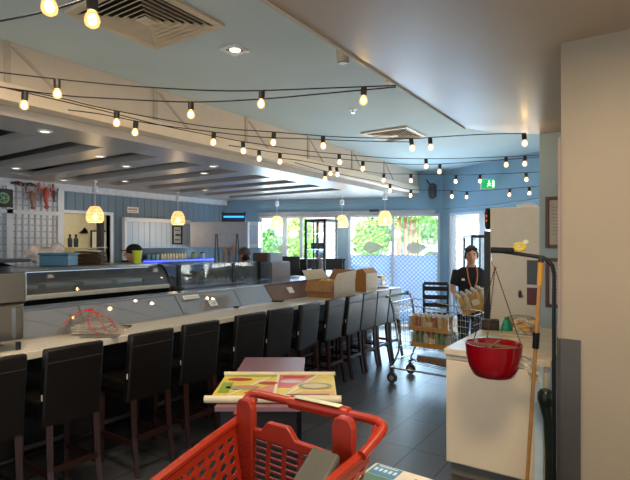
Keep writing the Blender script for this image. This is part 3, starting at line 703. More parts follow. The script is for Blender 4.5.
# things on the case
p = WX(59, 265, -4.66); e = T('blue_crate', 'teal blue plastic box on top of the sushi case', 'box', (p.x, p.y, 1.39), R(34))
teal = M('teal_plastic', '#225a75', .4)
MB().bx(-.135, .135, -.1, .1, 0, .105).build('box_body', teal, e, bevel=.008); MB().bx(-.145, .145, -.11, .11, .105, .125).build('lid', M('teal_lid', '#2e6b86', .4), e, bevel=.006)
p = WX(46, 265, -4.9); e = T('plastic_bag_pile', 'heap of clear plastic bags with pale cloth behind the teal box', 'plastic bags', (p.x, p.y, 1.39), R(34))
random.seed(3); b = MB()
for k in range(30):
    b.ell((random.uniform(-.13, .13), random.uniform(-.03, .04), random.uniform(.05, .16)), (random.uniform(.04, .08), random.uniform(.04, .07), random.uniform(.04, .09)), 9, 6, Matrix.Rotation(random.random()*3, 3, 'X'))
b.build('crumpled_film', M('pale_bag', '#d9cbc2', .3, var=.12, scale=30, bump=1.0), e, remesh=.012)
MB().bx(.26, .3, .0, .02, .0, .001).build('loose_corner', paper, e)
p = WX(91, 263, -4.82); e = T('paper_bag_stack', 'stack of folded dark brown bags topped with white sheets on the case', 'bag stack', (p.x, p.y, 1.39), R(34))
for k in range(6):
    MB().box((random.uniform(-.01, .01), 0, .012+.022*k), (.29-.008*k, .2, .018), Matrix.Rotation(random.uniform(-.12, .12), 3, 'Z') @ Matrix.Rotation(random.uniform(-.04, .04), 3, 'Y')).build('folded_bag', M('folded_brown', '#4d3a26', .7, var=.2), e, bevel=.008)
MB().box((-.02, 0, .150), (.22, .18, .008), Matrix.Rotation(.15, 3, 'Y') @ Matrix.Rotation(.2, 3, 'Z')).build('loose_sheet', paper, e); MB().box((.04, .01, .165), (.2, .15, .006), Matrix.Rotation(-.1, 3, 'Y')).build('loose_sheet', M('kraft_sheet', '#cdbf9f'), e)
p = WX(142, 263, -4.5); e = T('green_cup', 'yellow-green plastic cup standing on the right end of the sushi case', 'cup', (p.x, p.y-.06, 1.39))
lime = M('lime_plastic', '#b7c81e', .35, emit='#8a9a10', es=.0)
MB().lathe([(.036, 0), (.05, .135), (.046, .135), (.033, .005)], close=True).build('cup_wall', lime, e, smooth=True); MB().lathe([(.034, .001), (.034, .006)]).build('cup_base', lime, e)
MB().lathe([(.049, .13), (.053, .133), (.053, .14), (.049, .14)], close=True).build('rim', lime, e)
# appliance on counter, far left
e = T('steel_appliance', 'stainless steel kitchen appliance with dark lid on the near counter end', 'appliance', (CE-.24, 1.385, CT))
MB().bx(-.16, .14, -.2, .165, .05, .30).build('lower_body', steel, e, bevel=.02, seg=3)
MB().bx(-.16, .15, -.2, .175, .30, .49).build('upper_body', steel, e, bevel=.008)
b = MB(); b.loft([(0, -.02, .49, .14, .18), (0, -.02, .53, .13, .17), (0, -.02, .555, .08, .1)], 20); b.build('dark_lid', black, e, smooth=True)
MB().bx(-.1, .16, -.16, .19, .555, .575).build('lid_plate', M('dark_blue_lid', '#252b38', .4), e, bevel=.004)
MB().bx(.14, .165, .1, .13, .08, .27).build('handle', steel, e, smooth=True)
for x in (-.13, .11):
    for y in (-.16, .14): MB().cyl((x, y, 0), (x, y, .05), .016).build('foot', black, e)
# net bag with trays
p = WZ(93, 333.5, CT); e = T('tray_bag', 'crumpled clear bag of takeaway trays with red drawstring on the counter', 'bag', (p.x, p.y, CT), R(30))
clr = Mglass('thin_plastic', '#f4f0ec', .16, .10, '#e9dfd5')
random.seed(11)
for k in range(4):
    b = MB(); z = .01+.018*k; b.box((random.uniform(-.03, .03), random.uniform(-.02, .02), z+.008), (.26-.02*k, .17, .014), Matrix.Rotation(random.uniform(-.3, .3), 3, 'Z')); b.build('tray', M('clear_tray', '#efe9df', .15, alpha=.7), e, bevel=.005)
b = MB()
gx, gy = 14, 9; vs = []; fs = []
for i in range(gx+1):
    for j in range(gy+1):
        u, v = i/gx*2-1, j/gy*2-1; h = .13*(1-u*u)*(1-v*v)**.6*(1-.35*u)+random.uniform(0, .022); vs.append((u*.22, v*.14, .012+h))
for i in range(gx):
    for j in range(gy): a = i*(gy+1)+j; fs.append((a, a+gy+1, a+gy+2, a+1))
b.add(vs, fs); b.build('clear_film', clr, e)
red = M('red_string', '#cf2f1d', .4)
b = MB(); b.tube(cr([Vector(q) for q in [(-.2, -.05, .08), (-.1, .0, .16), (-.02, .02, .17), (.08, -.04, .1), (.16, -.1, .04), (.2, -.02, .03), (.1, .05, .1), (0, .03, .16)]]), .005, 6); b.tube(cr([Vector(q) for q in [(-.02, .02, .17), (.02, -.1, .11), (.06, -.13, .05), (.15, -.13, .02)]]), .004, 6)
b.build('red_drawstring', red, e); MB().ell((-.03, .02, .17), (.03, .02, .012)).build('knot', red, e, smooth=True)
b = MB(); b.box((.12, -.12, .008), (.26, .1, .004), Matrix.Rotation(.15, 3, 'Z')); b.build('foil_card', M('foil_grey', '#93908a', .3, metal=.4), e)
for (px, py), lab in (((232, 308), 'dark pen-like chopstick rest on the counter by the blue reflection'), ((277, 302), 'dark chopstick rest on the counter near the timber block'), ((122, 327.5), 'short dark strip lying beside the bag of trays')):
    p = WZ(px, py, CT); e = T('chopstick_rest', lab, 'chopstick rest', (p.x, p.y, CT), R(34), 'dark rests on the counter'); MB().bx(-.07, .07, -.012, .012, 0, .012).build('rest', blackm, e, bevel=.004)
    MB().cyl((-.075, .0, .015), (.08, .004, .015), .004).build('stick', M('dark_stick', '#2a1d15'), e)
# second display (rear glass screens)
DY0, DY1 = 3.62, 5.0; DX = -4.25
e = T('glass_screen_case', 'low glass-fronted prep case with black posts behind the steel ledge', 'display case', (DX, 0, 0))
MB().bx(-.5, .0, DY0, DY1, 0, 1.1).build('base', M('case_base_dark'), e); MB().bx(-.5, .1, DY0, DY1, 1.1, 1.13).build('deck', M('deck_steel', '#aab4c4', .25, metal=.8), e)
MB().bx(-.02, -.012, DY0, DY1, 1.13, 1.36).build('screen_glass', cglass, e); 
for y in (DY0+.02, YL(234, DX), DY1-.02): MB().bx(-.035, .0, y-.018, y+.018, 1.13, 1.37).build('post', black, e)
MB().bx(-.3, .0, DY0, DY1, 1.36, 1.37).build('top_glass', glass, e)
random.seed(5)
items = [(172, 'steel_pot', '#5c636b', .05, .08, 'small grey steel pot at the left end of the prep case'), (183, 'steel_pot', '#7c7872', .05, .1, 'second steel pot in the prep case, left of the brown jar'), (192, 'brown_jar', '#5b4036', .07, .13, 'squat brown jar in the prep case'),
         (214, 'dark_pot', '#3a3432', .06, .11, 'dark cooking pot in the prep case under the utensil stand'), (225, 'dark_pot', '#54402f', .05, .09, 'brown-black pot left of the black screen post')]
for px, nm, hx, r, h, lab in items:
    p = WX(px, 280, DX-.2); e = T(nm, lab, 'pot' if 'pot' in nm else 'jar', (DX-.2, p.y, 1.13)); MB().lathe([(r*.85, 0), (r, .02), (r, h*.8), (r*.8, h)], n=18).build('pot_body', M('pot'+hx, hx, .35), e, smooth=True)
    MB().lathe([(r*.85, h), (r*.6, h+.015), (r*.15, h+.02), (r*.15, h+.035)], n=18).build('lid', M('lid_dk', '#2b2a2c', .3), e, smooth=True)
p = WX(203, 278, DX-.22); e = T('toaster', 'grey slanted appliance with a dark slot in the prep case', 'appliance', (DX-.2, p.y, 1.13))
MB().prism([(-.1, 0), (.1, 0), (.1, .06), (.0, .14), (-.1, .14)], -.09, .09, 'Y').build('housing', M('grey_appl', '#84817c', .35), e, bevel=.006); MB().box((.055, 0, .105), (.005, .12, .04), Matrix.Rotation(R(-51), 3, 'Y')).build('slot', black, e)
# utensil stand
p = WX(228, 260, DX-.28); e = T('utensil_stand', 'black A-frame stand hung with kitchen tools in the middle of the bar', 'utensil stand', (p.x, p.y, 1.13), TH)
for x in (-.15, .12):
    MB().tube([(x-.03, 0, 0), (x-.008, 0, .60), (x+.008, 0, .60), (x+.04, 0, 0)], .008, 6).build('a_frame', black, e)
for x, c, l in ((-.1, '#8d8f7c', .25), (-.04, '#a77c55', .34), (.02, '#7a5238', .3), (.07, '#a9764a', .36)):
    MB().tube([(x, 0, .05), (x, 0, .05+l)], [.014, .01], 8).build('tool', M('tool'+c, c, .5), e)
    MB().ell((x, 0, .05+l), (.022, .008, .05)).build('tool_head', M('tool'+c), e, smooth=True)
MB().bx(-.13, .1, -.07, .07, 0, .16).build('tool_caddy', M('caddy_dark', '#23242a', .4), e, bevel=.006)
e = T('wooden_crate', 'brown box with a pale grey end on top of the grey metal unit', 'box', (-4.3, 5.09, 1.36))
MB().bx(-.16, .1, 0, .26, 0, .12).build('box_body', M('crate_brown', '#5a463c', .6), e, bevel=.004); MB().bx(.1, .15, 0, .26, 0, .12).build('pale_end', M('crate_grey', '#77828e', .5), e)
e = T('grey_cabinet', 'grey metal unit with a brown side beside the timber block', 'cabinet', (-4.3, 5.06, 1.13))
MB().bx(-.12, .18, 0, .4, 0, .23).build('body', M('unit_grey', '#6c7784', .4, metal=.3), e, bevel=.004); MB().bx(.18, .2, 0, .4, 0, .22).build('side', M('unit_brown', '#6b5548', .5), e)
MB().bx(-.1, .16, -.006, 0, .03, .2).build('front_door', M('unit_grey2', '#5c6672', .4), e)
e = T('black_rice_cooker', 'black rounded cooker behind the glass screen right of the black post', 'cooker', (-4.5, 4.72, 1.13)); MB().lathe([(.1, 0), (.12, .03), (.12, .13), (.09, .17), (.02, .185)], n=20).build('cooker_body', blackm, e, smooth=True); MB().lathe([(.125, .12), (.125, .13)], n=20).build('rim', steelp, e)
e = T('dark_tub', 'dark square tub behind the glass screen near the black post', 'tub', (-4.5, 4.38, 1.13)); MB().bx(-.1, .1, -.12, .12, 0, .15).build('tub_body', M('tub_dk', '#2b2d33', .4), e, bevel=.01); MB().bx(-.105, .105, -.125, .125, .15, .165).build('lid', M('tub_lid2', '#6f7b8a', .4), e)
# dark monitors
for px, py, w, D, lab in ((289, 262, .34, 7.75, 'black till monitor between the left window and the glass cabinet'), (334, 264, .28, 8.1, 'black monitor back at the foot of the tall black glass cabinet')):
    p = W(px, py, D); e = T('monitor', lab, 'monitor', (p.x, p.y, 1.05), TH, 'black monitors in the bar')
    MB().bx(-w/2, w/2, -.02, .03, p.z-1.05-.1, p.z-1.05+.09).build('screen', black, e, bevel=.004); MB().bx(-.03, .03, 0, .03, .0, p.z-1.05-.1).build('stand', black, e); MB().bx(-.1, .1, -.07, .08, 0, .012).build('foot', black, e)
p = W(297, 280, 7.9); e = T('till_bench', 'dark bench inside the far end of the bar carrying monitors', 'bench', (p.x, p.y, 0), TH); MB().bx(-.3, .12, -.3, .2, 0, 1.02).build('bench_body', M('bench_dark', '#1b1c20', .5), e); MB().bx(-.32, .13, -.32, .22, 1.02, 1.05).build('bench_top', M('bench_top_dk', '#2c2d33', .3), e)
e = T('monitor_shelf', 'dark shelf bench against the foot of the glass cabinet', 'bench', LD((336-CX)/F*8.15, 8.15, 0), TH); MB().bx(-.14, .25, -.15, .2, 0, 1.02).build('bench_body', M('bench_dark', '#1b1c20', .5), e); MB().bx(-.15, .26, -.17, .2, 1.02, 1.05).build('bench_top', M('bench_top_dk'), e)
p = LD((314-CX)/F*9.1, 9.1); e = T('black_sideboard', 'long black sideboard below the far left windows', 'sideboard', (p.x, p.y, 0), TH)
MB().bx(-.62, .56, -.16, .16, .0, 1.30).build('body', blackm, e); MB().bx(-.64, .58, -.18, .18, 1.30, 1.33).build('top', M('sideboard_top', '#23242a', .3), e)
for k in range(3): MB().bx(-.6+.39*k, -.23+.39*k, -.175, -.161, .08, 1.26).build('door', M('sideboard_door', '#17181c', .4), e)
# tall black glass cabinet
e = T('glass_display_cabinet', 'tall black-framed glass cabinet with shelves before the windows', 'cabinet', (-4.945, 7.0, 0))
w, d, h = .43, .41, 2.03
f = MB(); q = .038
for x in (0, w-q):
    for y in (0, d-q): f.bx(x, x+q, y, y+q, 0, h)
for z in (0, h-.05):
    f.bx(0, w, 0, q, z, z+.05).bx(0, w, d-q, d, z, z+.05).bx(0, q, 0, d, z, z+.05).bx(w-q, w, 0, d, z, z+.05)
f.bx(w*.42, w*.42+.015, .004, .02, 0, h)
f.build('frame', black, e)
MB().bx(q, w-q, q, d-q, .9, .93).build('base_panel', black, e)
for z in (1.15, 1.5, 1.78): MB().bx(q, w-q, q, d-q, z, z+.008).build('shelf', glass, e)
MB().bx(q, w-q, .01, .014, .05, h-.05).build('front_glass', glass, e); MB().bx(w-.014, w-.01, q, d-q, .05, h-.05).build('side_glass', glass, e)
e = T('black_router', 'black box on the upper shelf of the glass cabinet', 'box', (-4.745, 7.18, 1.72)); 
MB().bx(-.13, .13, -.08, .08, -.06, .05).build('box_body', black, e, bevel=.005); MB().bx(-.1, .1, -.084, -.08, -.03, .0).build('front_slot', M('slot_grey', '#33363c'), e); e.location.z = 1.572
e = T('vase', 'small vase of pale flowers on the lower cabinet shelf', 'vase', (-4.725, 7.2, 1.158)); MB().lathe([(.035, 0), (.05, .05), (.03, .12), (.04, .14)]).build('vase_body', M('vase_grey', '#9a8f86', .3), e, smooth=True)
b = MB(); random.seed(2)
for k in range(14): a = random.random()*6.28; r = random.uniform(.02, .1); b.ell((r*cos(a), r*sin(a), random.uniform(.17, .27)), .022, 6, 4); b.tube([(0, 0, .12), (r*cos(a), r*sin(a), .2)], .002, 4)
b.build('flowers', M('flower_beige', '#b59c84', .7), e)
# cardboard boxes on counter
def openbox(name, lab, loc, L, Wd, H, rz, front, side, fill=None):
    e = T(name, lab, 'cardboard box', loc, rz)
    MB().bx(-Wd, 0, 0, L, 0, .006).build('bottom', front, e)
    MB().bx(-Wd, 0, 0, .006, .006, H).build('end_wall', front, e); MB().bx(-Wd, 0, L-.006, L, .006, H).build('end_wall', front, e)
    MB().bx(-.006, 0, .006, L-.006, .006, H).build('side_wall', side, e); MB().bx(-Wd, -Wd+.006, .006, L-.006, .006, H).build('side_wall', front, e)
    return e
p = WZ(337, 299, CT); p.x = -3.16; e = openbox('cardboard_box', 'open brown box with a white printed side and yellow packets, nearest on the counter', (p.x, p.y, CT), .53, .40, .21, 0, card, cardl)
b = MB().quad((-.40, 0, .21), (-.40, .53, .21), (-.50, .50, .33), (-.50, .03, .33)); b.build('flap', cardl, e, solid=.005)
b = MB().quad((-.40, .53, .21), (0, .53, .21), (-.02, .60, .33), (-.38, .60, .33)); b.build('flap', card, e, solid=.005)
b = MB().quad((0, .0, .21), (0, .53, .21), (.015, .53, .335), (.015, .05, .30)); b.build('flap', cardl, e, solid=.005)
b = MB().quad((-.40, .0, .21), (0, .0, .21), (-.01, -.06, .08), (-.39, -.06, .08)); b.build('flap', card, e, solid=.005)
random.seed(9)
for k in range(6):
    e2 = T('snack_packet', 'yellow snack packet piled in the open box', 'packet', (p.x-.09-.045*k, p.y+.1+.13*(k % 3), CT+.17), random.random(), 'yellow packets in the open box')
    MB().box((0, 0, .02), (.12, .09, .04), Matrix.Rotation(random.uniform(-.4, .4), 3, 'X')).build('pouch', M('packet_yellow', '#e0b13a', .3), e2, bevel=.015); MB().box((0, 0, .042), (.05, .04, .004)).build('print', M('packet_brown', '#8a5a2c'), e2)
p = WZ(366, 292.5, CT); e = T('shaped_carton', 'upright slanted-top brown carton with a cream side, right of the open box', 'cardboard box', (p.x, p.y, CT))
MB().prism([(-.17, 0), (0, 0), (0, .26), (-.06, .33), (-.17, .30)], 0, .006, 'Y').build('front_face', M('orange_card', '#b07c45', .7), e)
MB().prism([(-.17, 0), (-.001, 0), (-.001, .26), (-.06, .33), (-.17, .30)], .006, .34, 'Y').build('carton_body', card, e)
MB().bx(-.001, .003, .0, .34, 0.002, .26).build('cream_side', cardl, e); MB().bx(-.17, -.165, .0, .34, 0, .3).build('rear_side', card, e)
p = WZ(384, 286.5, CT); e = T('yellow_carton', 'small yellow carton behind the slanted-top carton', 'carton', (p.x-.03, p.y-.06, CT)); MB().bx(-.1, .02, 0, .12, 0, .17).build('body', M('yellow_card', '#c8a23a', .5), e, bevel=.003); MB().bx(.02, .024, .02, .1, .03, .09).build('label_patch', paper, e)
e = T('menu_stack', 'small heap of leaflets at the far end of the counter', 'leaflets', (-3.32, 6.75, CT)); 
for k in range(3): MB().box((0, .0, .006+.011*k), (.2, .14, .01), Matrix.Rotation(.3*k, 3, 'Z')).build('leaflet', M('leaf%d' % k, ['#d8d3dd', '#a94f72', '#c7d0dc'][k]), e)
e = T('grey_tub', 'blue-grey plastic tub at the far end of the counter', 'tub', (-3.5, 6.82, CT)); MB().bx(-.09, .09, -.07, .07, 0, .12).build('tub_body', M('tub_blue', '#56647c', .4), e, bevel=.01); MB().bx(-.095, .095, -.075, .075, .12, .135).build('lid', M('tub_lid', '#7485a0', .4), e)
# ==================================================== STOOLS
def make_stool():
    e = T('bar_stool', '', 'bar stool', (0, 0, 0), 0, 'black leather bar stools along the counter')
    # local: +x is the back of the stool (faces the aisle), seat towards -x
    w = .17
    b = MB(); n = 7
    outer = [(.045+.03*sin(pi*i/n*.5)+.02*(i/n)**2, .5+.48*i/n) for i in range(n+1)]
    inner = [(x-.06+.01*(z-.5), z) for x, z in outer]
    poly = outer+[(x, z) for x, z in reversed(inner)]
    b.prism(poly, -w-.012, w+.012, 'Y'); b.build('backrest', leather, e, bevel=.014, smooth=True, seg=3)
    b = MB(); xq = outer[-1][0]; b.bx(xq-.004, xq+.003, -w, w, .895, .899); b.build('seam', thread, e)
    MB().box((.045, -w-.014, .69), (.008, .004, .035)).build('label_tag', plasticw, e)
    MB().bx(-.36, .03, -w-.01, w+.01, .56, .65).build('seat', leather, e, bevel=.02, seg=3)
    MB().bx(-.34, .03, -w+.01, w-.01, .52, .56).build('seat_frame', wood_red, e)
    for sy in (-1, 1):
        b = MB(); b.tube([(.055, sy*.145, .52), (.07, sy*.147, .25), (.115, sy*.15, 0)], [.026, .023, .02], 4); b.build('leg', wood_red, e)
        b = MB(); b.tube([(-.32, sy*.145, .54), (-.325, sy*.148, 0)], [.026, .02], 4); b.build('leg', wood_red, e)
        MB().bx(-.32, .08, sy*.147-.01, sy*.147+.01, .20, .235).build('stretcher', wood_red, e)
    MB().bx(.065, .085, -.145, .145, .235, .27).build('stretcher', wood_red, e)
    MB().bx(-.33, -.315, -.145, .145, .27, .30).build('stretcher', M('footrest_metal', '#6d6a68', .3, metal=.8), e)
    return e
stool = make_stool()
SY = [(1.25, 'leftmost bar stool, cut by the left edge of the picture'), (1.72, 'second bar stool from the left, the largest seen whole'), (2.29, 'third bar stool from the left, in front of the bag of trays'),
      (2.76, 'fourth bar stool from the left, just before the banner table'), (3.35, 'fifth bar stool from the left, behind the table edge'), (3.78, 'sixth bar stool from the left, rising behind the pinkish table'),
      (4.27, 'seventh bar stool from the left, above the banner corner'), (4.78, 'eighth bar stool, standing before the near end of the open cardboard box'), (5.23, 'ninth bar stool, in front of the white box side'),
      (5.61, 'tenth bar stool, in front of the slanted-top carton'), (5.99, 'second bar stool from the far end of the counter'), (6.38, 'farthest bar stool, beside the green trolley handle')]
random.seed(4)
for i, (y, lab) in enumerate(SY):
    rz = random.uniform(-.05, .05); loc = (-2.99, y-.04, 0)
    if i == 0: stool.location = loc; stool.rotation_euler = (0, 0, rz); stool['label'] = lab
    else: dup(stool, loc, rz, lab)
# ladder chair
def ladder_chair(p, rz, lab):
    e = T('ladder_back_chair', lab, 'chair', p, rz); bk = M('black_wood', '#100e0f', .65)
    for x in (-.19, .19): MB().tube([(x, .2, 0), (x, .2, .45), (x*1.02, .26, .95)], .02, 6).build('leg', bk, e); MB().tube([(x, -.2, 0), (x, -.18, .45)], .02, 6).build('leg', bk, e)
    MB().bx(-.21, .21, -.22, .22, .44, .48).build('seat', bk, e, bevel=.01)
    for z, y in ((.6, .22), (.73, .235), (.87, .25)): MB().bx(-.19, .19, y-.01, y+.01, z-.035, z+.035).build('back_slat', bk, e)
    MB().bx(-.19, .19, .24, .27, .93, .98).build('top_rail', bk, e, bevel=.005)
    return e
ladder_chair(LD((436-CX)/F*8.25, 8.25), TH+R(165), 'black ladder-back chair beside the lattice window behind the trolley')
# ==================================================== TABLE AND BANNER
NR = 2.5; 
tp = LD(-.30, 3.08); e = T('side_table', 'narrow pinkish laminate table among the stools, dark panels standing for the shade beneath', 'table', (tp.x, tp.y, 0), TH)
MB().bx(-.225, .225, -.52, .6, .722, .75).build('table_top', M('pink_laminate', '#8a6670', .35, var=.04), e, bevel=.004)
MB().bx(-.2, .2, -.49, -.46, 0, .722).build('shade_side', M('table_under_shade', '#171214', .5), e); MB().bx(-.2, .2, .54, .57, 0, .722).build('shade_side', M('table_under_shade'), e); MB().bx(-.02, .02, -.46, .54, .1, .722).build('shade_centre', M('table_under_shade'), e)  # dark panels stand for the shade under the table top
bp = LD(-.22, 2.9); e = T('rolled_banner', 'yellow and pink food banner between two cream rollers on the table', 'banner', (bp.x, bp.y, .75), TH)
yb0, yb1 = -.285, .24
MB().cyl((-.37, yb0, .022), (.36, yb0, .022), .02).build('roller', M('roller_cream', '#d9cfae', .4), e, smooth=True); MB().cyl((-.36, yb1, .018), (.35, yb1, .018), .014).build('roller', M('roller_cream'), e, smooth=True)
MB().bx(-.35, .34, yb0, yb1, .012, .014).build('sheet', M('banner_yellow', '#e3cf55', .35), e)
def flat(pts, nm, mat, z=.0155): MB().prism(pts, z-.001, z, 'Z').build(nm, mat, e)
def ellp(cx_, cy_, a, b_, n=18): return [(cx_+a*cos(2*pi*i/n), cy_+b_*sin(2*pi*i/n)) for i in range(n)]
flat([(-.35, .19), (-.02, .19), (-.02, .22), (-.35, .22)], 'green_band', M('banner_green', '#88a63c', .4))
flat([(.0, -.05), (.0, .22), (.22, .22), (.08, -.05)], 'pink_field', M('banner_pink', '#cf6a6e', .4))
flat([(-.2, -.22), (-.02, .04), (-.02, -.22)], 'pink_corner', M('banner_pink2', '#d98f7a', .4))
flat([(.05, -.22), (.33, -.22), (.33, -.12), (.15, -.12)], 'orange_field', M('banner_orange', '#dba56a', .4))
flat([(-.01, -.24), (.005, -.24), (-.005, .23), (-.02, .23)], 'white_line', paper, .0165); flat([(.03, -.24), (.05, -.24), (.25, .23), (.235, .23)], 'white_line', paper, .0165); flat([(-.27, -.2), (-.255, -.2), (-.05, .18), (-.065, .18)], 'white_line', paper, .0165)
flat(ellp(-.24, .12, .075, .03), 'red_oval', M('banner_red', '#b8301f', .4), .0172); flat(ellp(-.06, .04, .06, .03), 'red_oval', M('banner_red'), .0172)
flat(ellp(.22, -.02, .1, .065), 'plate_picture', M('banner_grey', '#8f8a63', .4), .0172); flat(ellp(.22, -.02, .075, .045), 'dish_picture', M('banner_cream', '#cfc18b', .4), .018)
flat(ellp(-.2, -.05, .1, .04), 'plate_picture', M('banner_olive', '#a9a878', .4), .0172); flat(ellp(-.18, -.04, .06, .025), 'dish_picture', M('banner_rose', '#c98473', .4), .018); flat(ellp(.08, .07, .07, .04), 'dish_picture', M('banner_lilac', '#d5b7bd', .4), .0172); flat(ellp(-.1, -.15, .08, .03), 'dish_picture', M('banner_pink'), .0172)
flat([(.02, .16), (.15, .16), (.16, .2), (.02, .2)], 'red_strip', M('banner_red'), .0172); flat([(.06, -.19), (.3, -.19), (.3, -.175), (.06, -.175)], 'brown_strip', M('banner_brown', '#7a5a38'), .0172); flat([(-.33, -.15), (-.27, -.15), (-.27, .05), (-.33, .05)], 'green_band', M('banner_green'), .0172)
# ==================================================== RED SHOPPING TROLLEY
e = T('red_shopping_trolley', 'red plastic shopping trolley in the foreground with a moulded handle', 'shopping trolley', (-1.03, 1.4, 0))
hw = .235
# corners of the basket: rear (handle) top/bottom, front top/bottom (local: x across, y towards -)
RT, RBt = .93, .56; FT, FB = .80, .50; Lb = .78
wr, wf = .275, .20; wrb, wfb = .20, .15
for s_, nm in ((-1, 'left'), (1, 'right')):
    b = MB(); b.holes((s_*wr, .03, RT-.03), (s_*wf, -Lb, FT-.03), (s_*wfb, -Lb+.05, FB), (s_*wrb, .0, RBt), 15, 9, .72, 8); b.build('side_wall', redp, e, weld=True, solid=.007)
    b = MB(); pts = [(s_*(wr+.0), .10, RT+.05), (s_*wr, .03, RT), (s_*(wr-.02), -.2, RT-.035), (s_*wf, -Lb, FT)]; b.tube(cr([Vector(q) for q in pts]), .016, 8); b.build('rim', redp, e, smooth=True)
    b = MB(); b.add([(s_*wr-.004, .03, RT+.005), (s_*wf-.004, -Lb, FT+.005), (s_*wf-.004, -Lb, FT-.04), (s_*wr-.004, .03, RT-.045), (s_*wr+.006, .03, RT+.005), (s_*wf+.006, -Lb, FT+.005), (s_*wf+.006, -Lb, FT-.04), (s_*wr+.006, .03, RT-.045)], [(0,1,2,3),(4,7,6,5),(0,4,5,1),(1,5,6,2),(2,6,7,3),(3,7,4,0)]); b.build('rim_band', redp, e)
b = MB(); b.holes((-wf, -Lb, FT), (wf, -Lb, FT), (wfb, -Lb+.05, FB), (-wfb, -Lb+.05, FB), 10, 7, .7, 8); b.build('front_wall', redp, e, weld=True, solid=.007)
b = MB(); b.holes((-wrb, 0, RBt), (wrb, 0, RBt), (wfb, -Lb+.05, FB), (-wfb, -Lb+.05, FB), 8, 16, .7, 8, True); b.build('basket_floor', redp, e, weld=True, solid=.007)
# rear flap with slots and humped top
b = MB(); b.holes((-.19, .0, RT-.04), (.17, .0, RT-.05), (.17, -.02, RBt+.0), (-.19, -.02, RBt), 5, 14, .78, 4, True); b.build('rear_flap', redp, e, weld=True, solid=.008)
top = [(-.2, RT-.085), (-.2, RT-.055), (-.15, RT-.055), (-.13, RT-.03), (-.12, RT-.018), (-.03, RT-.018), (-.015, RT-.03), (.01, RT-.06), (.18, RT-.07), (.18, RT-.1)]
b = MB().prism([(x, z+.035) for x, z in top], -.012, .012, 'Y'); b.build('flap_top', redp, e, bevel=.004)
for x, zt in ((-.225, RT+.085), (.205, RT+.10)):
    b = MB(); b.prism([(x-.035, .5), (x+.035, .5), (x+.04, zt-.03), (x+.03, zt-.008), (x+.015, zt), (x-.015, zt), (x-.03, zt-.008), (x-.04, zt-.03)], -.02, .012, 'Y'); b.build('post', redp, e, bevel=.006, seg=3)
for k in range(7): MB().bx(-.24, -.21, -.024, -.020, .60+.04*k, .604+.04*k).build('rib', M('red_rib', '#7c1409', .5), e)
# handle
hz = .985
pts = [(-.30, .02, hz-.06), (-.30, .08, hz-.01), (-.285, .1, hz+.01), (-.2, .105, hz+.012), (.22, .105, hz+.012), (.285, .10, hz+.005), (.30, .08, hz-.01), (.285, -.03, hz-.055)]
b = MB().tube(cr([Vector(q) for q in pts]), .0165, 12); b.build('handle', redp, e, smooth=True)
b = MB(); b.tube([(-.1, .105, hz+.012), (-.095, .105, hz+.012), (.16, .105, hz+.012), (.165, .105, hz+.012)], [.018, .025, .025, .018], 14); b.build('handle_grip', redp, e, smooth=True)
b = MB().box((.03, .098, hz+.0375), (.2, .03, .002)); b.build('handle_label', M('clear_label', '#cfd0b8', .1), e)
# chassis
gm = M('trolley_grey', '#5a5c60', .4, metal=.5)
for s_ in (-1, 1):
    MB().tube([(s_*.22, .0, .6), (s_*.24, .02, .3), (s_*.25, .0, .14), (s_*.18, -.7, .12)], .014, 8).build('chassis_tube', gm, e, smooth=True)
    for x, y in ((s_*.25, .0), (s_*.18, -.7)):
        w_ = MB().cyl((x-.014, y, .06), (x+.014, y, .06), .06, n=20).build('wheel', blackm, e); MB().bx(x-.022, x+.022, y-.015, y+.015, .06, .14).build('fork', gm, w_)
MB().tube([(-.17, -.66, .12), (-.15, -.6, .5)], .012, 8).build('chassis_strut', gm, e); MB().tube([(.17, -.66, .12), (.15, -.6, .5)], .012, 8).build('chassis_strut', gm, e)
# things inside the trolley
q = W(314, 466, 1.48); e = T('grey_plastic_case', 'dark grey-green plastic case lying inside the red trolley', 'case', (q.x, q.y, q.z-.06), TH, rot=(R(18), R(8), TH-R(22)))
MB().bx(-.048, .048, -.16, .10, -.055, .055).build('case_body', M('grey_green_plastic', '#4a4c47', .5), e, bevel=.012, seg=3); MB().bx(-.049, .049, -.161, .101, -.004, .004).build('lid_seam', M('seam_dark', '#2a2b2a'), e); MB().bx(-.02, .02, -.168, -.158, -.02, .015).build('latch', M('seam_dark'), e)
q = LD((300-CX)/F*1.45, 1.45); e = T('cloth_bundle', 'dark folded cloth beneath the grey case in the red trolley', 'cloth', (-1.03, 1.07, .56)); MB().bx(-.12, .12, -.2, .12, -.0, .1).build('folded_cloth', darkcloth, e, bevel=.03, seg=3); MB().bx(-.1, .1, -.15, .1, .1, .15).build('upper_fold', darkcloth, e, bevel=.02)
# ==================================================== WHITE BOX FOREGROUND RIGHT
q = WZ(376, 462, .72); e = T('white_carton', 'tall white carton with a blue picture label on top, bottom right', 'carton', (q.x, q.y, 0), R(-2))
MB().bx(0, .46, -.35, 0, 0, .72).build('carton_body', M('white_card', '#d9d2c4', .5), e, bevel=.006)
MB().bx(.015, .125, -.095, -.012, .7195, .7215).build('picture_label', M('label_blue', '#3c7fae', .4), e); MB().bx(.015, .125, -.2, -.1, .7195, .7213).build('green_label', M('label_green', '#3f6f58', .4), e)
b = MB(); 
for k in range(5): b.bx(.025+.02*k, .037+.02*k, -.065, -.04, .7213, .7222)
b.bx(.03, .11, -.025, -.019, .7213, .7222); b.build('pale_lettering', M('label_pale', '#cfe4ef'), e)
b = MB()
for r_ in range(3):
    for k in range(9 if r_ < 2 else 5): b.bx(.19+.013*k, .198+.013*k, -.05-.02*r_, -.042-.02*r_, .7199, .7208)
b.build('printed_lines', M('print_dark', '#4a4a4c'), e)
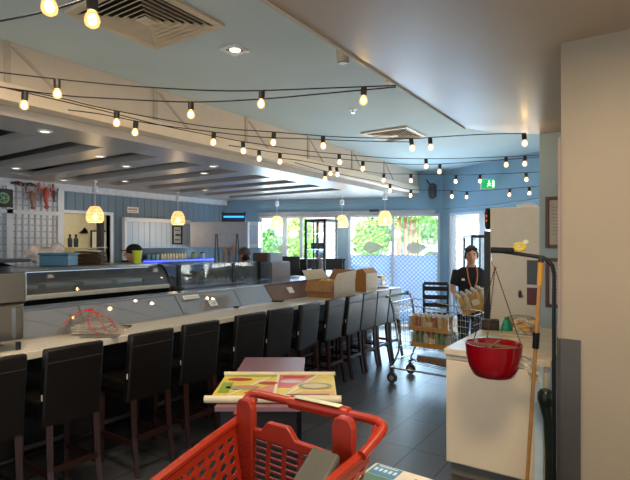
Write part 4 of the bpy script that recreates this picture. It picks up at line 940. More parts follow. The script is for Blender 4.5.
# ==================================================== WHITE CABINET + STAND
ca = WZ(446, 347, .885); cX0, cY = ca.x, 3.30
e = T('white_cabinet', 'white gloss base cabinet with a cream top right of the aisle', 'cabinet', (cX0, cY, 0))
cw = .66; cd = 1.25
MB().bx(0.02, cw, .07, cd, 0, .10).build('plinth', M('plinth_grey', '#77736a', .5), e)
MB().bx(0.01, cw, .02, cd, .10, .845).build('carcass', whitep, e)
MB().bx(0.01, cw-.01, 0, .02, .11, .805).build('door', M('white_gloss_door', '#f2e2c8', .2, var=.01), e, bevel=.006)
MB().bx(0.0, cw+.01, -.02, cd, .845, .885).build('worktop', M('pale_top', '#ecdcc0', .25), e, bevel=.004)
MB().bx(0.01, cw-.01, .0, .02, .815, .84).build('handle_channel', M('channel', '#cfc3ae', .4), e)
p = WY(538, 412, cY-.1); e = T('leaning_panel', 'narrow pale blue-grey board propped at the cabinet side', 'board', (p.x, 3.22, 0)); MB().bx(-.025, .025, 0, .03, .105, .86).build('board', M('pale_blue_board', '#cfe2ea', .5), e, bevel=.003)
MB().bx(-.02, .02, .005, .025, 0, .105).build('board_foot', M('board_foot', '#8a979b'), e)
# items on the cabinet
e = T('black_tissue_box', 'small black box on the white cabinet behind the red planter', 'box', WZ(490, 329.5, .885), R(20)); e.location.z = .885
MB().bx(-.07, .07, -.04, .04, 0, .085).build('box_body', M('dark_brown_box', '#2c221b', .5), e, bevel=.005); MB().bx(-.05, .05, -.042, -.04, .02, .06).build('front_panel', M('dark_panel', '#3d3026'), e)
p = WZ(506, 333, .885); e = T('teal_bottle', 'teal green plastic pot beside the small black box', 'pot', (p.x, p.y+.02, .885)); tg = M('teal_green', '#0f8f6e', .4)
MB().lathe([(.045, 0), (.048, .02), (.035, .08), (.022, .105), (.018, .11)]).build('pot_body', tg, e, smooth=True); MB().lathe([(.02, .108), (.02, .12), (.01, .125)]).build('cap', M('teal_dark', '#0b6f57'), e)
e = T('green_sheet', 'pale green sheet of card on the cabinet top', 'sheet', (WZ(486, 338, .885).x, WZ(486, 338, .885).y, .885), R(15)); MB().bx(-.1, .1, -.07, .07, 0, .006).build('card_sheet', M('mint_card', '#a9d8c0', .5), e); MB().bx(-.09, .09, -.06, .0, .006, .01).build('upper_sheet', M('mint_card2', '#bfe2cf'), e)
p = WZ(520, 336, .885); e = T('cream_tray', 'cream tray of wrapped sweets on the white cabinet', 'tray', (p.x-.01, p.y+.02, .885)); MB().bx(-.13, .13, -.09, .09, 0, .02).build('tray_base', M('cream_tray', '#cdbb97', .5), e, bevel=.004)
random.seed(21)
for k in range(20):
    q = (p.x+random.uniform(-.02, .1), p.y+.02+random.uniform(-.07, .07), .905+.026*(k % 4)); e2 = T('wrapped_sweet', 'cream wrapped sweet in the loose heap on the tray', 'sweet', q, random.random()*3, 'wrapped sweets on the cream tray')
    hx = random.choice(['#e5dccb', '#d9b98a', '#cfd8d2', '#dba85a']); MB().ell((0, 0, .014), (.042, .03, .02), 8, 5).build('wrapper', M('sweet'+hx, hx, .4), e2); MB().bx(-.05, -.03, -.012, .012, .012, .016).bx(.03, .05, -.012, .012, .012, .016).build('twists', M('sweet'+hx), e2)
p = WZ(521, 328, .885); e = T('bread_bag', 'clear bag of orange-brown buns behind the teal pot', 'bag', (p.x, p.y+.03, .885))
b = MB(); [b.ell((-.09+.06*k, 0, .04), (.04, .05, .035)) for k in range(4)]; b.build('buns', M('bun', '#c88f4c', .6), e, smooth=True); b = MB().ell((0, 0, .05), (.15, .07, .06)); b.build('clear_bag', clr, e, smooth=True)
# crumpled white wrapper draped at the pot
p = W(524, 349, 2.78); e = T('draped_wrapper', 'white and yellow wrapper hanging over the cabinet edge beside the broom', 'wrapper', (p.x, p.y+.05, .9)); vs = []; fs = []; random.seed(8)
for i in range(7):
    for j in range(4): vs.append((-.03+.022*j+.01*i+random.uniform(-.008, .008), random.uniform(-.012, .012)-.03, .06-.022*i))
for i in range(6):
    for j in range(3): a = i*4+j; fs.append((a, a+1, a+5, a+4))
MB().add(vs, fs).build('crumpled_sheet', M('wrapper_white', '#d9d4bf', .4, var=.3, scale=30), e, solid=.003)
# hanging stand
SYY = 2.93; ps = WY(554, 300, SYY)
e = T('black_hanging_stand', 'tall black bent-pipe stand with an arm reaching left over the cabinet', 'stand', (ps.x, SYY, 0))
a0 = WY(492, 250, SYY)-Vector((ps.x, SYY, 0)); a1 = WY(543, 257.5, SYY)-Vector((ps.x, SYY, 0))
pts = [a0, a0.lerp(a1, .5), a1, Vector((-.035, 0, a1.z-.012)), Vector((-.008, 0, a1.z-.045)), Vector((0, 0, a1.z-.09)), Vector((0, 0, 1.0)), Vector((0, 0, .02))]
MB().tube(pts, .0105, 10).build('bent_pipe', black, e, smooth=True); MB().tube([a0+Vector((-.004, 0, 0)), a0+Vector((.12, 0, -.004))], .017, 10).build('arm_sleeve', blackm, e)
MB().bx(-.2, .02, -.02, .02, 0, .02).bx(-.02, .02, -.02, .3, 0, .02).build('foot_bar', black, e)
e = T('yellow_flower', 'small yellow and cream flower tied on the black stand arm', 'flower', WY(520, 249, SYY)); b = MB(); random.seed(6)
for k in range(8): a = k*.8; b.ell((.022*cos(a), -.008, .016*sin(a)+.012), (.016, .008, .014), 8, 5)
b.build('petals', M('petal_yellow', '#dcc24a', .6), e, smooth=True); b = MB(); b.ell((.03, 0, .035), (.02, .012, .018)); b.ell((.0, -.012, .012), (.01, .008, .01)); b.build('pale_petals', M('petal_cream', '#d8d4b8', .6), e, smooth=True)
# planter
pc = WY(493.5, 358, SYY-.02); R0 = .156; zr = WY(493, 344.5, SYY-.02).z; zb = WY(493, 374.5, SYY).z
e = T('hanging_planter', 'glossy dark red bowl planter hanging from the black stand by chains', 'planter', (pc.x, pc.y, zb)); H = zr-zb+.01
prof = [(R0*.62, 0), (R0*.74, .01), (R0*.88, H*.3), (R0*.97, H*.65), (R0, H*.93), (R0*1.02, H), (R0*.97, H), (R0*.93, H*.9), (R0*.85, H*.4), (R0*.6, .02)]
MB().lathe(prof, n=40, close=True).build('bowl', redgl, e, smooth=True); MB().lathe([(R0*.66, .001), (R0*.66, .012)], n=32).build('bowl_base', redgl, e)
MB().lathe([(R0*.9, H*.78), (R0*.9, H*.82)], n=32).build('soil', M('soil_brown', '#7a5238', .9, var=.3, scale=40), e)
b = MB(); b.bx(-R0*.95, R0*.95, -.006, .006, H-.02, H-.008); b.bx(-.006, .006, -R0*.95, R0*.95, H-.02, H-.008); b.build('cross_brace', M('brace_brown', '#8a5c40', .6), e)
hk = WY(495, 268, SYY)-Vector((pc.x, pc.y, zb)); cm = M('chain_dark', '#4a3326', .5, metal=.4)
for a in (R(150), R(30), R(270)):
    b = MB(); A = Vector((R0*.97*cos(a), R0*.97*sin(a), H)); n = 26
    for k in range(n):
        t0, t1 = k/n, (k+.72)/n; b.tube([A.lerp(hk, t0), A.lerp(hk, t1)], .0032, 5)
    b.tube([A, hk], .0012, 4); b.build('chain', cm, e)
MB().ell(hk, .009).build('red_bead', M('bead_red', '#a3402f'), e, smooth=True)
top = WY(493, 252, SYY)-Vector((pc.x, pc.y, zb)); MB().tube(cr([hk, hk+Vector((-.012, 0, .02)), hk+Vector((-.02, 0, .045)), top+Vector((-.006, 0, -.01)), top]), .0025, 6).build('hook_wire', steelp, e)
# broom
bt_ = WY(541, 262, 2.86); bb = WY(527, 482, 3.0); d_ = (bt_-bb)
low = bb+d_*(-(bb.z-.04)/d_.z)
e = T('broom', 'orange-handled broom leaning between the cabinet and the cream wall', 'broom', low)
Q = [low+(bt_-low)*t-low for t in (0, .3, .62, 1)]
MB().tube([Q[0], Q[3]], .0105, 12).build('handle', M('broom_wood', '#b88348', .45, var=.1, scale=20), e, smooth=True)
v = (bt_-low); MB().tube([v*.915, v*1.0], [.014, .015], 12).build('orange_grip', M('grip_orange', '#d69a33', .4), e, smooth=True); MB().tube([v*1.0, v*1.015], [.0165, .012], 12).build('black_cap', black, e, smooth=True); MB().tube([v*.675, v*.735], .018, 12).build('black_collar', black, e, smooth=True)
b = MB(); b.bx(-.12, .12, -.02, .02, -.01, .03); b.build('head', M('broom_head', '#8a2f1f', .5), e, bevel=.008); b = MB()
for i in range(20): b.tube([(-.11+.0116*i, 0, -.01), (-.115+.0122*i, 0, -.04)], .005, 4)
b.build('bristles', M('bristle', '#6b5a3a', .8), e)
p = WY(549, 420, 3.1); e = T('dark_green_spray', 'dark green hooded watering nozzle standing behind the black stand', 'bottle', (p.x, 3.12, 0)); dg = M('dark_green_plastic', '#1c2a20', .35)
MB().tube([(0, 0, 0), (0, 0, .4), (-.005, 0, .58), (-.02, 0, .66)], [.025, .025, .03, .036], 12).build('stem', dg, e, smooth=True); MB().lathe([(.036, .66), (.045, .69), (.045, .73), (.03, .75)], (-.02, 0, 0)).build('hood', dg, e, smooth=True)
# pictures on the pale wall
for (py0, py1), lab in (((197, 248), 'upper brown-framed certificate on the pale wall by the cream wall edge'), ((258, 307), 'lower brown-framed certificate on the pale wall by the cream wall edge')):
    a = WY(545.5, py1, 4.83); b_ = WY(545.5, py0, 4.83); h = b_.z-a.z
    e = T('framed_certificate', lab, 'picture', (a.x, 4.835, a.z), 0, 'brown framed certificates'); fw = M('frame_brown', '#5d3420', .4, var=.15)
    f = MB(); w = .34; f.bx(0, .03, -.02, 0, 0, h).bx(w-.03, w, -.02, 0, 0, h).bx(.03, w-.03, -.02, 0, 0, .03).bx(.03, w-.03, -.02, 0, h-.03, h); f.build('frame', fw, e, bevel=.003)
    MB().bx(.03, w-.03, -.006, 0, .03, h-.03).build('paper_sheet', M('cert_paper', '#cdbfae', .6), e)
    b = MB(); [b.bx(.055, w-.06, -.008, -.006, h-.1-.03*k, h-.092-.03*k) for k in range(9)]; b.build('printed_lines', M('cert_print', '#a39687'), e)
# white fridge
p0 = WY(490, 208, 5.2); e = T('white_fridge', 'tall white fridge with a black edge behind the planter stand', 'fridge', (p0.x, 5.2, 0)); fh = 1.6+36*(5.2/dirp(490)[1])/F
MB().bx(0, .7, .0, .6, 0.02, fh).build('fridge_body', M('fridge_cream', '#efe0c6', .3, var=.02), e, bevel=.01)
MB().bx(-.06, 0, .0, .1, .02, fh-.24).build('door_edge', black, e); 
b = MB().loft([(-.035, .05, fh-.22, .02, .04), (-.035, .05, fh-.17, .032, .05), (-.035, .05, fh-.05, .032, .05), (-.035, .05, fh, .02, .04)]); b.build('black_hinge_cover', black, e, smooth=True)
b = MB(); [b.ell((-.035, -.005, fh-.08-.05*k), .006, 8, 5) for k in range(2)]; b.build('orange_indicators', M('indicator', '#ff7a30', .4, emit='#ff6a20', es=2, var=0), e)
p = WY(520, 294, 5.19); e = T('fridge_ornament', 'dark little ornament stuck on the white fridge', 'ornament', p); MB().ell((0, 0, 0), (.018, .012, .04)).build('ornament_body', M('orn_dark', '#3a3534', .4), e, smooth=True); MB().ell((.02, 0, -.02), (.012, .01, .014)).build('ornament_tail', M('orn_grey', '#8d8984'), e, smooth=True)
p = WY(533, 288, 5.19); e = T('notice_board', 'narrow grey and maroon notice panel right of the fridge ornament', 'notice', (p.x, 5.185, 0)); MB().bx(-.055, .1, 0, .015, 1.0, 1.17).build('maroon_sheet', M('maroon', '#6b2f33', .5), e); MB().bx(-.055, .1, 0, .015, 1.2, 1.44).build('grey_sheet', M('notice_grey', '#5b5f60', .5), e); MB().bx(-.055, .1, 0, .016, 1.17, 1.2).build('white_strip', paper, e)
for nm, lab, px, w in (('white_box_on_fridge', '', 515, .13),):
    e = T('storage_tub', 'white tub on top of the fridge beside a blue lid', 'tub', (p0.x+.32, 5.4, fh)); MB().bx(-.09, .09, -.08, .08, 0, .035).build('tub_body', plasticw, e, bevel=.008); MB().ell((.0, 0, .035), (.06, .05, .02)).build('contents', M('pinkish', '#c9b6b4'), e, smooth=True)
# black framed cooler behind the woman
p = LD((471-CX)/F*7.2, 7.2); e = T('black_drinks_cooler', 'black-framed glass door cooler behind the woman', 'cooler', (p.x, p.y, 0), TH); ch = 1.6+9*7.2/F
w = .27; f = MB(); f.bx(0, .03, 0, .03, 0, ch).bx(w-.03, w, 0, .03, 0, ch).bx(.03, w-.03, 0, .03, ch-.04, ch).bx(.03, w-.03, 0, .03, 0, .1); f.bx(0, .03, .37, .4, 0, ch).bx(w-.03, w, .37, .4, 0, ch).bx(.03, w-.03, .37, .4, ch-.04, ch); f.bx(0, .03, .03, .37, ch-.04, ch).bx(w-.03, w, .03, .37, ch-.04, ch); f.build('frame', black, e)
MB().bx(.03, w-.03, .012, .016, .1, ch-.04).build('glass_door', glass, e); MB().bx(.03, w-.03, .03, .37, 0, .1).build('base_panel', black, e)
for z in (.5, .9): MB().bx(.03, w-.03, .03, .37, z, z+.01).build('shelf', steelp, e)
# ==================================================== WIRE TROLLEY
tq = LD(1.36, 5.62); e = T('wire_shopping_trolley', 'chrome wire shopping trolley with a green handle loaded with drink packs', 'shopping trolley', (tq.x, tq.y, 0), TH-R(36))
# local x: -.45 handle end ... +.5 front ; y across
hx, fx = -.38, .52; wy0, wy1 = .27, .2; tz0, tz1 = .93, .84; bz0, bz1 = .40, .44
def wire(pts, r=.0021): return MB().tube(pts, r, 5)
for sgn, nm in ((-1, 'near'), (1, 'far')):
    b = MB(); n = 16
    for i in range(n+1):
        t = i/n; x = hx+(fx-hx)*t; y = sgn*(wy0+(wy1-wy0)*t); b.tube([(x+.03*(1-t), y*.85, bz0+(bz1-bz0)*t), (x, y, tz0+(tz1-tz0)*t)], .0019, 4)
    for k in range(7):
        u = k/6; b.tube([(hx+.03*(1-u), sgn*wy0*(.85+.15*u), bz0+(tz0-bz0)*u), (fx, sgn*wy1*(.85+.15*u), bz1+(tz1-bz1)*u)], .0021 if k < 6 else .006, 5)
    b.build('side_wires', chrome, e)
for x, wy, z0, z1, nm in ((fx, wy1, bz1, tz1, 'f'), (hx, wy0, bz0, tz0, 'r')):
    b = MB()
    for i in range(9): y = -wy+2*wy*i/8; b.tube([(x, y*.85, z0), (x, y, z1)], .0019, 4)
    for k in range(5): u = k/4; b.tube([(x, -wy*(.85+.15*u), z0+(z1-z0)*u), (x, wy*(.85+.15*u), z0+(z1-z0)*u)], .003 if k < 4 else .006, 5)
    b.build('end_wires', chrome, e)
b = MB()
for i in range(9): y = (-1+2*i/8)*.85; b.tube([(hx, y*wy0, bz0), (fx, y*wy1, bz1)], .0021, 4)
for i in range(11): t = i/10; b.tube([(hx+(fx-hx)*t, -.85*(wy0+(wy1-wy0)*t), bz0+(bz1-bz0)*t), (hx+(fx-hx)*t, .85*(wy0+(wy1-wy0)*t), bz0+(bz1-bz0)*t)], .0021, 4)
b.build('basket_floor', chrome, e)
b = MB()
for s_ in (-1, 1): b.tube(cr([Vector(q) for q in [(hx-.08, s_*.26, .99), (hx-.02, s_*.27, .93), (hx+.06, s_*.24, .45), (hx+.02, s_*.24, .28), (hx, s_*.25, .18), (hx+.3, s_*.23, .17), (fx-.1, s_*.17, .15)]]), .011, 8)
b.build('chassis', chrome, e, smooth=True)
MB().tube([(hx-.08, -.27, .99), (hx-.08, .27, .99)], .016, 10).build('green_handle', M('handle_green', '#2f7d53', .4), e, smooth=True); MB().ell((hx-.08, .27, .99), (.03, .035, .025)).build('handle_end', M('handle_dark', '#1f2a2a'), e, smooth=True)
b = MB()
for i in range(7): y = -.2+.4*i/6; b.tube([(hx+.02, y, .27), (fx-.15, y*.8, .2)], .003, 4)
for t in (0, .25, .5, .75, 1): b.tube([(hx+.02+(fx-.17-hx)*t, -.22+.04*t, .27-.07*t), (hx+.02+(fx-.17-hx)*t, .22-.04*t, .27-.07*t)], .005, 5)
b.build('lower_rack', chrome, e)
for x, y in ((hx-.02, -.25), (hx-.02, .25), (fx-.12, -.16), (fx-.12, .16)):
    w_ = MB().cyl((x, y-.015, .06), (x, y+.015, .06), .06, n=20).build('wheel', M('grey_tyre', '#3c3e42', .6), e); MB().cyl((x, y-.018, .06), (x, y+.018, .06), .028, n=14).build('hub', M('hub_grey', '#a8a8a4', .4), w_); MB().bx(x-.02, x+.02, y-.022, y+.022, .09, .18).build('fork', chrome, w_)
# drink packs (12 bottles with a yellow band)
def pack(name, lab, loc, rot, nx, ny, h, hexs, sc=1.0, grp=None):
    e = T(name, lab, 'drinks pack', loc, 0, grp, rot=rot); pit = .066; r = .031
    bm_ = [M('bev'+hx, hx, .25, var=.1) for hx in hexs]
    protos = []
    for bmx in bm_:
        b = MB().lathe([(r, 0), (r, h*.72), (r*.5, h*.88), (r*.5, h*.92)], n=10); b.cur = 1; b.lathe([(r*.52, h*.88), (r*.52, h)], n=8)
        protos.append(b.build('bottle', bmx, e, smooth=True, mats=[M('cap_white', '#d9d4c6')]))
    n_ = 0
    for i in range(nx):
        for j in range(ny):
            q_ = (i+j) % len(bm_); o_ = protos[q_]
            if o_.get('placed'): o_ = protos[q_].copy(); COL.objects.link(o_); o_.parent = e
            o_['placed'] = 1; o_.location = ((i-(nx-1)/2)*pit, (j-(ny-1)/2)*pit, 0)
    W_, D_ = nx*pit/2+.002, ny*pit/2+.002
    f = MB(); f.bx(-W_, W_, -D_, -D_+.003, 0, h*.3).bx(-W_, W_, D_-.003, D_, 0, h*.3).bx(-W_, -W_+.003, -D_, D_, 0, h*.3).bx(W_-.003, W_, -D_, D_, 0, h*.3); f.build('yellow_band', M('band_yellow', '#f0b02c', .4), e)
    MB().bx(-.03, .06, -D_-.004, -D_, h*.32, h*.62).build('price_card', M('price_card', '#d8c9a8'), e)
    MB().bx(-W_-.003, W_+.003, -D_-.003, D_+.003, 0, h*.92).build('shrink_wrap', Mglass('wrap', '#f8f8f5', .05, .08, '#e8e8e0') if 'wrap' not in MC else MC['wrap'], e)
    return e
TR = tq
def tl(x, y, z): c, s_ = cos(TH-R(36)), sin(TH-R(36)); return Vector((tq.x+c*x-s_*y, tq.y+s_*x+c*y, z))
pack('bottle_pack', 'lower pack of green and clear bottles in the wire trolley', tl(.02, -.02, .43), (0, 0, TH-R(36)), 7, 4, .18, ['#a9b85a', '#7aa060', '#dcd8c4', '#c98a4a'])
pack('bottle_pack', 'upper pack of amber bottles resting on the green bottle pack', tl(.0, -.02, .613), (0, 0, TH-R(38)), 7, 4, .18, ['#e3a045', '#c9683a', '#ead09a'])
e = T('foil_tray_pack', 'flat grey and white pack on the lower rack of the wire trolley', 'pack', tl(.05, 0, .25), TH-R(36)); MB().bx(-.2, .2, -.13, .13, 0, .08).build('pack_body', M('pack_grey', '#85827c', .4, var=.3, scale=15), e, bevel=.012); MB().bx(-.2, .2, -.132, -.13, .02, .05).build('orange_stripe', M('pack_orange', '#9a6a48'), e)
# ==================================================== PEOPLE
def limb(b, pts, rs, n=10): b.tube(cr([Vector(p) for p in pts], 4), [rs[min(len(rs)-1, int(i/4))]*(1-(i % 4)/4)+rs[min(len(rs)-1, int(i/4)+1)]*((i % 4)/4) for i in range((len(pts)-1)*4+1)], n)
def hand(b, w, dirv, up, s=1.0, curl=.5, side=1):
    """palm and five fingers; w wrist, dirv pointing direction, up = back of hand"""
    d = Vector(dirv).normalized(); u = (Vector(up)-d*Vector(up).dot(d)).normalized(); a = d.cross(u)*side; w = Vector(w)
    b.tube([w, w+d*.03*s, w+d*.08*s], [.024*s, .03*s, .026*s], 8)
    for k in (-1, 1): b.tube([w+d*.01, w+d*.04*s+a*.018*k*s, w+d*.082*s+a*.026*k*s], [.015*s, .017*s, .014*s], 6)
    for k, l in zip((-1.5, -.5, .5, 1.5), (.062, .074, .07, .052)):
        p0 = w+d*.078*s+a*.0185*k*s; p1 = p0+(d*cos(curl*.5)-u*sin(curl*.5))*l*.45*s; p2 = p1+(d*cos(curl*1.3)-u*sin(curl*1.3))*l*.33*s; p3 = p2+(d*cos(curl*2)-u*sin(curl*2))*l*.25*s
        b.tube([p0, p1, p2, p3], [.0092*s, .0088*s, .0082*s, .006*s], 6)
    p0 = w+d*.02*s-a*.02*s; p1 = p0-a*.025*s+d*.022*s-u*.008; p2 = p1+d*.03*s-a*.006*s-u*.012; b.tube([p0, p1, p2], [.012*s, .0105*s, .008*s], 6)
def person(lab, loc, rz, h, J, hairf, topm, trm, lanyard=False, cap=None, headrot=0, facehair=None):
    e = T('person', lab, 'person', loc, rz); k = h/1.6
    e.scale = (k, k, k)
    hd = Vector(J['head']); nk = Vector(J['neck']); Rh = Matrix.Rotation(headrot, 3, 'Z')
    b = MB()
    b.ell(hd, (.073, .09, .108), 18, 12, Rh); b.ell(hd+Rh @ Vector((0, .02, -.055)), (.052, .062, .055), 14, 9, Rh)
    b.ell(hd+Rh @ Vector((0, .094, -.02)), (.013, .018, .02), 8, 6); b.tube([hd+Rh @ Vector((0, .088, .02)), hd+Rh @ Vector((0, .108, -.022))], [.008, .013], 8)
    for s_ in (-1, 1): b.ell(hd+Rh @ Vector((s_*.076, -.005, -.012)), (.012, .02, .03), 8, 6, Rh)
    b.ell(hd+Rh @ Vector((0, .082, -.057)), (.022, .012, .010), 8, 6)
    limb(b, [hd+Vector((0, -.02, -.06)), nk, nk+Vector((0, -.01, -.07))], [.05, .048, .06])
    tx = J['torso']
    b.loft([(x, y, z, rx*.93, ry*.93) for x, y, z, rx, ry in tx], 18)
    for s_, sd in ((-1, 'L'), (1, 'R')):
        sh, el, wr_ = J['arm'+sd]; limb(b, [sh, el, wr_], [.045, .038, .024])
        hn = J.get('hand'+sd); hand(b, wr_, hn[0], hn[1], .95, hn[2], s_)
        hp, kn, an = J['leg'+sd]; limb(b, [hp, kn, an], [.075, .052, .036]); b.ell(Vector(an)+Vector((0, .05, -.035)), (.035, .1, .03))
    b.build('body', skin, e, remesh=.0075)
    # clothes
    b = MB(); b.loft([(x, y, z, rx+.012, ry+.012) for x, y, z, rx, ry in tx], 20)
    for sd in 'LR':
        sh, el, wr_ = [Vector(q) for q in J['arm'+sd]]; tt = J.get('sleeve', .55); limb(b, [sh, sh.lerp(el, .6), sh.lerp(el, 1.0) if tt > .9 else sh.lerp(el, tt+.2)], [.062, .056, .052])
    b.build('top', topm, e, remesh=.011)
    b = MB(); z0 = tx[0][2]; b.loft([(0, tx[0][1], z0-.12, .15, .11), (0, tx[0][1], z0-.02, .165, .12), (0, tx[0][1], z0+.04, .155, .11)], 18)
    for sd in 'LR': limb(b, J['leg'+sd], [.095, .07, .055])
    b.build('trousers', trm, e, remesh=.013)
    for sd in 'LR':
        an = Vector(J['leg'+sd][2]); b = MB(); b.ell(an+Vector((0, .06, -.042)), (.045, .125, .036), 12, 8); b.build('shoe', blackm, e, smooth=True)
    b = MB()
    if cap:
        b.ell(hd+Rh @ Vector((0, -.012, .035)), (.086, .104, .088), 18, 10, Rh); b.build('cap', cap, e, smooth=True)
        b = MB(); b.ell(hd+Rh @ Vector((0, .1, .04)), (.06, .06, .008), 14, 6, Rh); b.build('cap_peak', cap, e, smooth=True)
        b = MB(); b.ell(hd+Rh @ Vector((0, -.03, -.02)), (.081, .08, .09), 14, 9, Rh); b.build('hair', hairf, e, smooth=True)
    else:
        b.ell(hd+Rh @ Vector((0, -.022, .024)), (.087, .097, .108), 18, 12, Rh); b.ell(hd+Rh @ Vector((.035, .045, .068)), (.05, .045, .038), 12, 8, Rh); b.ell(hd+Rh @ Vector((-.035, .04, .075)), (.045, .04, .03), 12, 8, Rh)
        [b.ell(hd+Rh @ Vector((s_*.072, -.005, .0)), (.017, .045, .05), 10, 7) for s_ in (-1, 1)]
        b.build('hair', hairf, e, remesh=.009)
    for s_ in (-1, 1):
        b = MB().ell(hd+Rh @ Vector((s_*.029, .083, .004)), (.011, .007, .006), 8, 6, Rh); b.build('eye', M('eye_dark', '#1c1410', .2), e, smooth=True)
        b = MB().ell(hd+Rh @ Vector((s_*.029, .086, .022)), (.018, .006, .004), 8, 5, Rh); b.build('eyebrow', hairf, e, smooth=True)
    b = MB().ell(hd+Rh @ Vector((0, .089, -.058)), (.022, .007, .005), 8, 5, Rh); b.build('lips', M('lips', '#8c4a43', .4), e, smooth=True)
    if lanyard:
        b = MB()
        for s_ in (-1, 1): b.tube(cr([Vector(q) for q in [(s_*.055, .04, 1.345), (s_*.06, .125, 1.27), (s_*.045, .155, 1.15), (0, .165, 1.04)]]), .008, 6)
        b.build('lanyard', M('lanyard_orange', '#c9704f', .5), e)
        MB().bx(.07, .13, .118, .124, 1.16, 1.185).build('name_badge', paper, e)
    return e
# woman with pack
tw = [(0, .0, .84, .15, .11), (0, .0, .95, .14, .10), (0, .02, 1.08, .145, .105), (0, .03, 1.2, .16, .105), (0, .02, 1.28, .165, .085), (0, .01, 1.325, .10, .065)]
JW = dict(head=(0.0, .045, 1.475), neck=(0, .02, 1.37), torso=tw,
          armL=((-.165, .01, 1.275), (-.235, .04, 1.03), (-.06, .25, 1.05)), armR=((.165, .01, 1.275), (.23, .07, 1.04), (.12, .27, .95)),
          handL=((.75, .5, -.1), (0, .3, 1), .5), handR=((-.2, .6, -.6), (1, .2, .2), .6),
          legL=((-.085, 0, .83), (-.095, .03, .45), (-.1, 0, .08)), legR=((.085, 0, .83), (.095, .03, .45), (.1, 0, .08)))
lw_ = LD((470.5-CX)/F*6.15, 6.15)
pw = person('person in a dark top and orange lanyard holding a yellow bottle pack behind the trolley', (lw_.x, lw_.y, 0), TH+pi-.12, 1.585, JW, hairm, darkcloth, M('dark_trousers', '#20242e', .8), True, headrot=-.1)
cpk = LD((474-CX)/F*5.80, 5.80)
pk = pack('bottle_pack', 'tilted pack of yellow bottles held by the woman', (cpk.x, cpk.y, .83), (R(8), R(-20), TH), 5, 3, .235, ['#f0b93a', '#f3e2b4', '#e8a94a'])
# two cooks behind the bar
tm = [(0, .0, .86, .16, .115), (0, .0, 1.0, .155, .11), (0, .01, 1.15, .17, .115), (0, .01, 1.26, .185, .11), (0, 0, 1.31, .18, .085), (0, 0, 1.345, .10, .065)]
JC = dict(head=(0, .07, 1.48), neck=(0, .03, 1.385), torso=tm, armL=((-.18, 0, 1.29), (-.23, .05, 1.04), (-.12, .28, 1.03)), armR=((.18, 0, 1.29), (.23, .05, 1.04), (.12, .28, 1.03)),
          handL=((.2, .9, -.1), (0, .1, 1), .5), handR=((-.2, .9, -.1), (0, .1, 1), .5), legL=((-.09, 0, .85), (-.1, .02, .46), (-.1, 0, .08)), legR=((.09, 0, .85), (.1, .02, .46), (.1, 0, .08)))
q = LD((139-CX)/F*6.3, 6.3); person('person in a black cap seen from the side behind the green cup', (q.x, q.y, 0), TH+R(115), 1.60, JC, hairm, M('black_uniform', '#141418', .8), M('dark_trousers'), cap=M('black_cap', '#0e0d10', .8))
q = LD((248-CX)/F*7.5, 7.5); person('person in a grey-brown cap bending over the prep area behind the glass screen', (q.x, q.y, 0), TH+R(70), 1.55, JC, hairm, M('navy_uniform', '#171d2c', .8), M('dark_trousers'), cap=M('grey_brown_cap', '#5c5048', .8))
# ==================================================== OUTDOORS
pav = M('pale_paving', '#cfd0cc', .8, var=.1, scale=1.2)
g = MB().prism([(-40, C1.y+.16), (C1.x-.2, C1.y+.2), (C2.x+.05, C2.y+.2), (C3.x+.3, C3.y+.2), (30, C3.y+.2), (30, 60), (-40, 60)], -.15, -.1); struct(g.build('pavement', pav))
def leaves(b, c, r, n, sz, seed):
    random.seed(seed)
    for k in range(n):
        v = Vector((random.gauss(0, 1), random.gauss(0, 1), random.gauss(0, 1))).normalized()*random.uniform(.55, 1.0)
        p = Vector(c)+Vector((v.x*r[0], v.y*r[1], v.z*r[2])); q = Vector((random.gauss(0, 1), random.gauss(0, 1), random.gauss(0, 1))).normalized(); a = q.orthogonal().normalized()*sz; c_ = q.cross(a).normalized()*sz*.5
        b.add([p-a, p+c_, p+a, p-c_], [(0, 1, 2, 3)])
def shrub(nm, lab, l, D, r, z, cat='shrub', n=900, sz=.07, mat=leafm, seed=1, grp='greenery outside the windows'):
    p = LD(l, D); e = T(nm, lab, cat, (p.x, p.y, -.1), 0, grp); b = MB(); leaves(b, (0, 0, z+.1), r, n, sz, seed); b.build('foliage', mat, e)
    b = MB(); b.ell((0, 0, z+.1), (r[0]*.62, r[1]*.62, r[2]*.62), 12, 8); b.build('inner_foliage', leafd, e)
    MB().tube([(0, 0, 0), (0, 0, z)], [.06, .04], 8).build('stem', M('bark', '#6a4c3a', .8), e)
shrub('round_bush', 'round bright green bush outside the window left of the trunks', (371-CX)/F*14, 14, (.62, .5, .62), 1.75, n=1500, seed=4)
shrub('small_tree', 'leafy green tree outside the far left window panes', (300-CX)/F*16, 16, (.55, .5, .9), 1.7, 'tree', 1400, .08, leafm, 5)
shrub('small_tree', 'low green shrub outside the first window pane', (270-CX)/F*15, 15, (.4, .4, .6), 1.5, 'shrub', 900, .07, leafd, 6)
shrub('overhanging_tree', 'light green branches above the round bush outside', (372-CX)/F*16.2, 16.2, (1.7, .7, .5), 3.0, 'tree', 1600, .12, leafm, 8)
shrub('background_tree', 'broad dark tree far outside behind the trunks', (418-CX)/F*24, 24, (2.2, 1, 1.6), 2.9, 'tree', 1800, .14, leafd, 9)
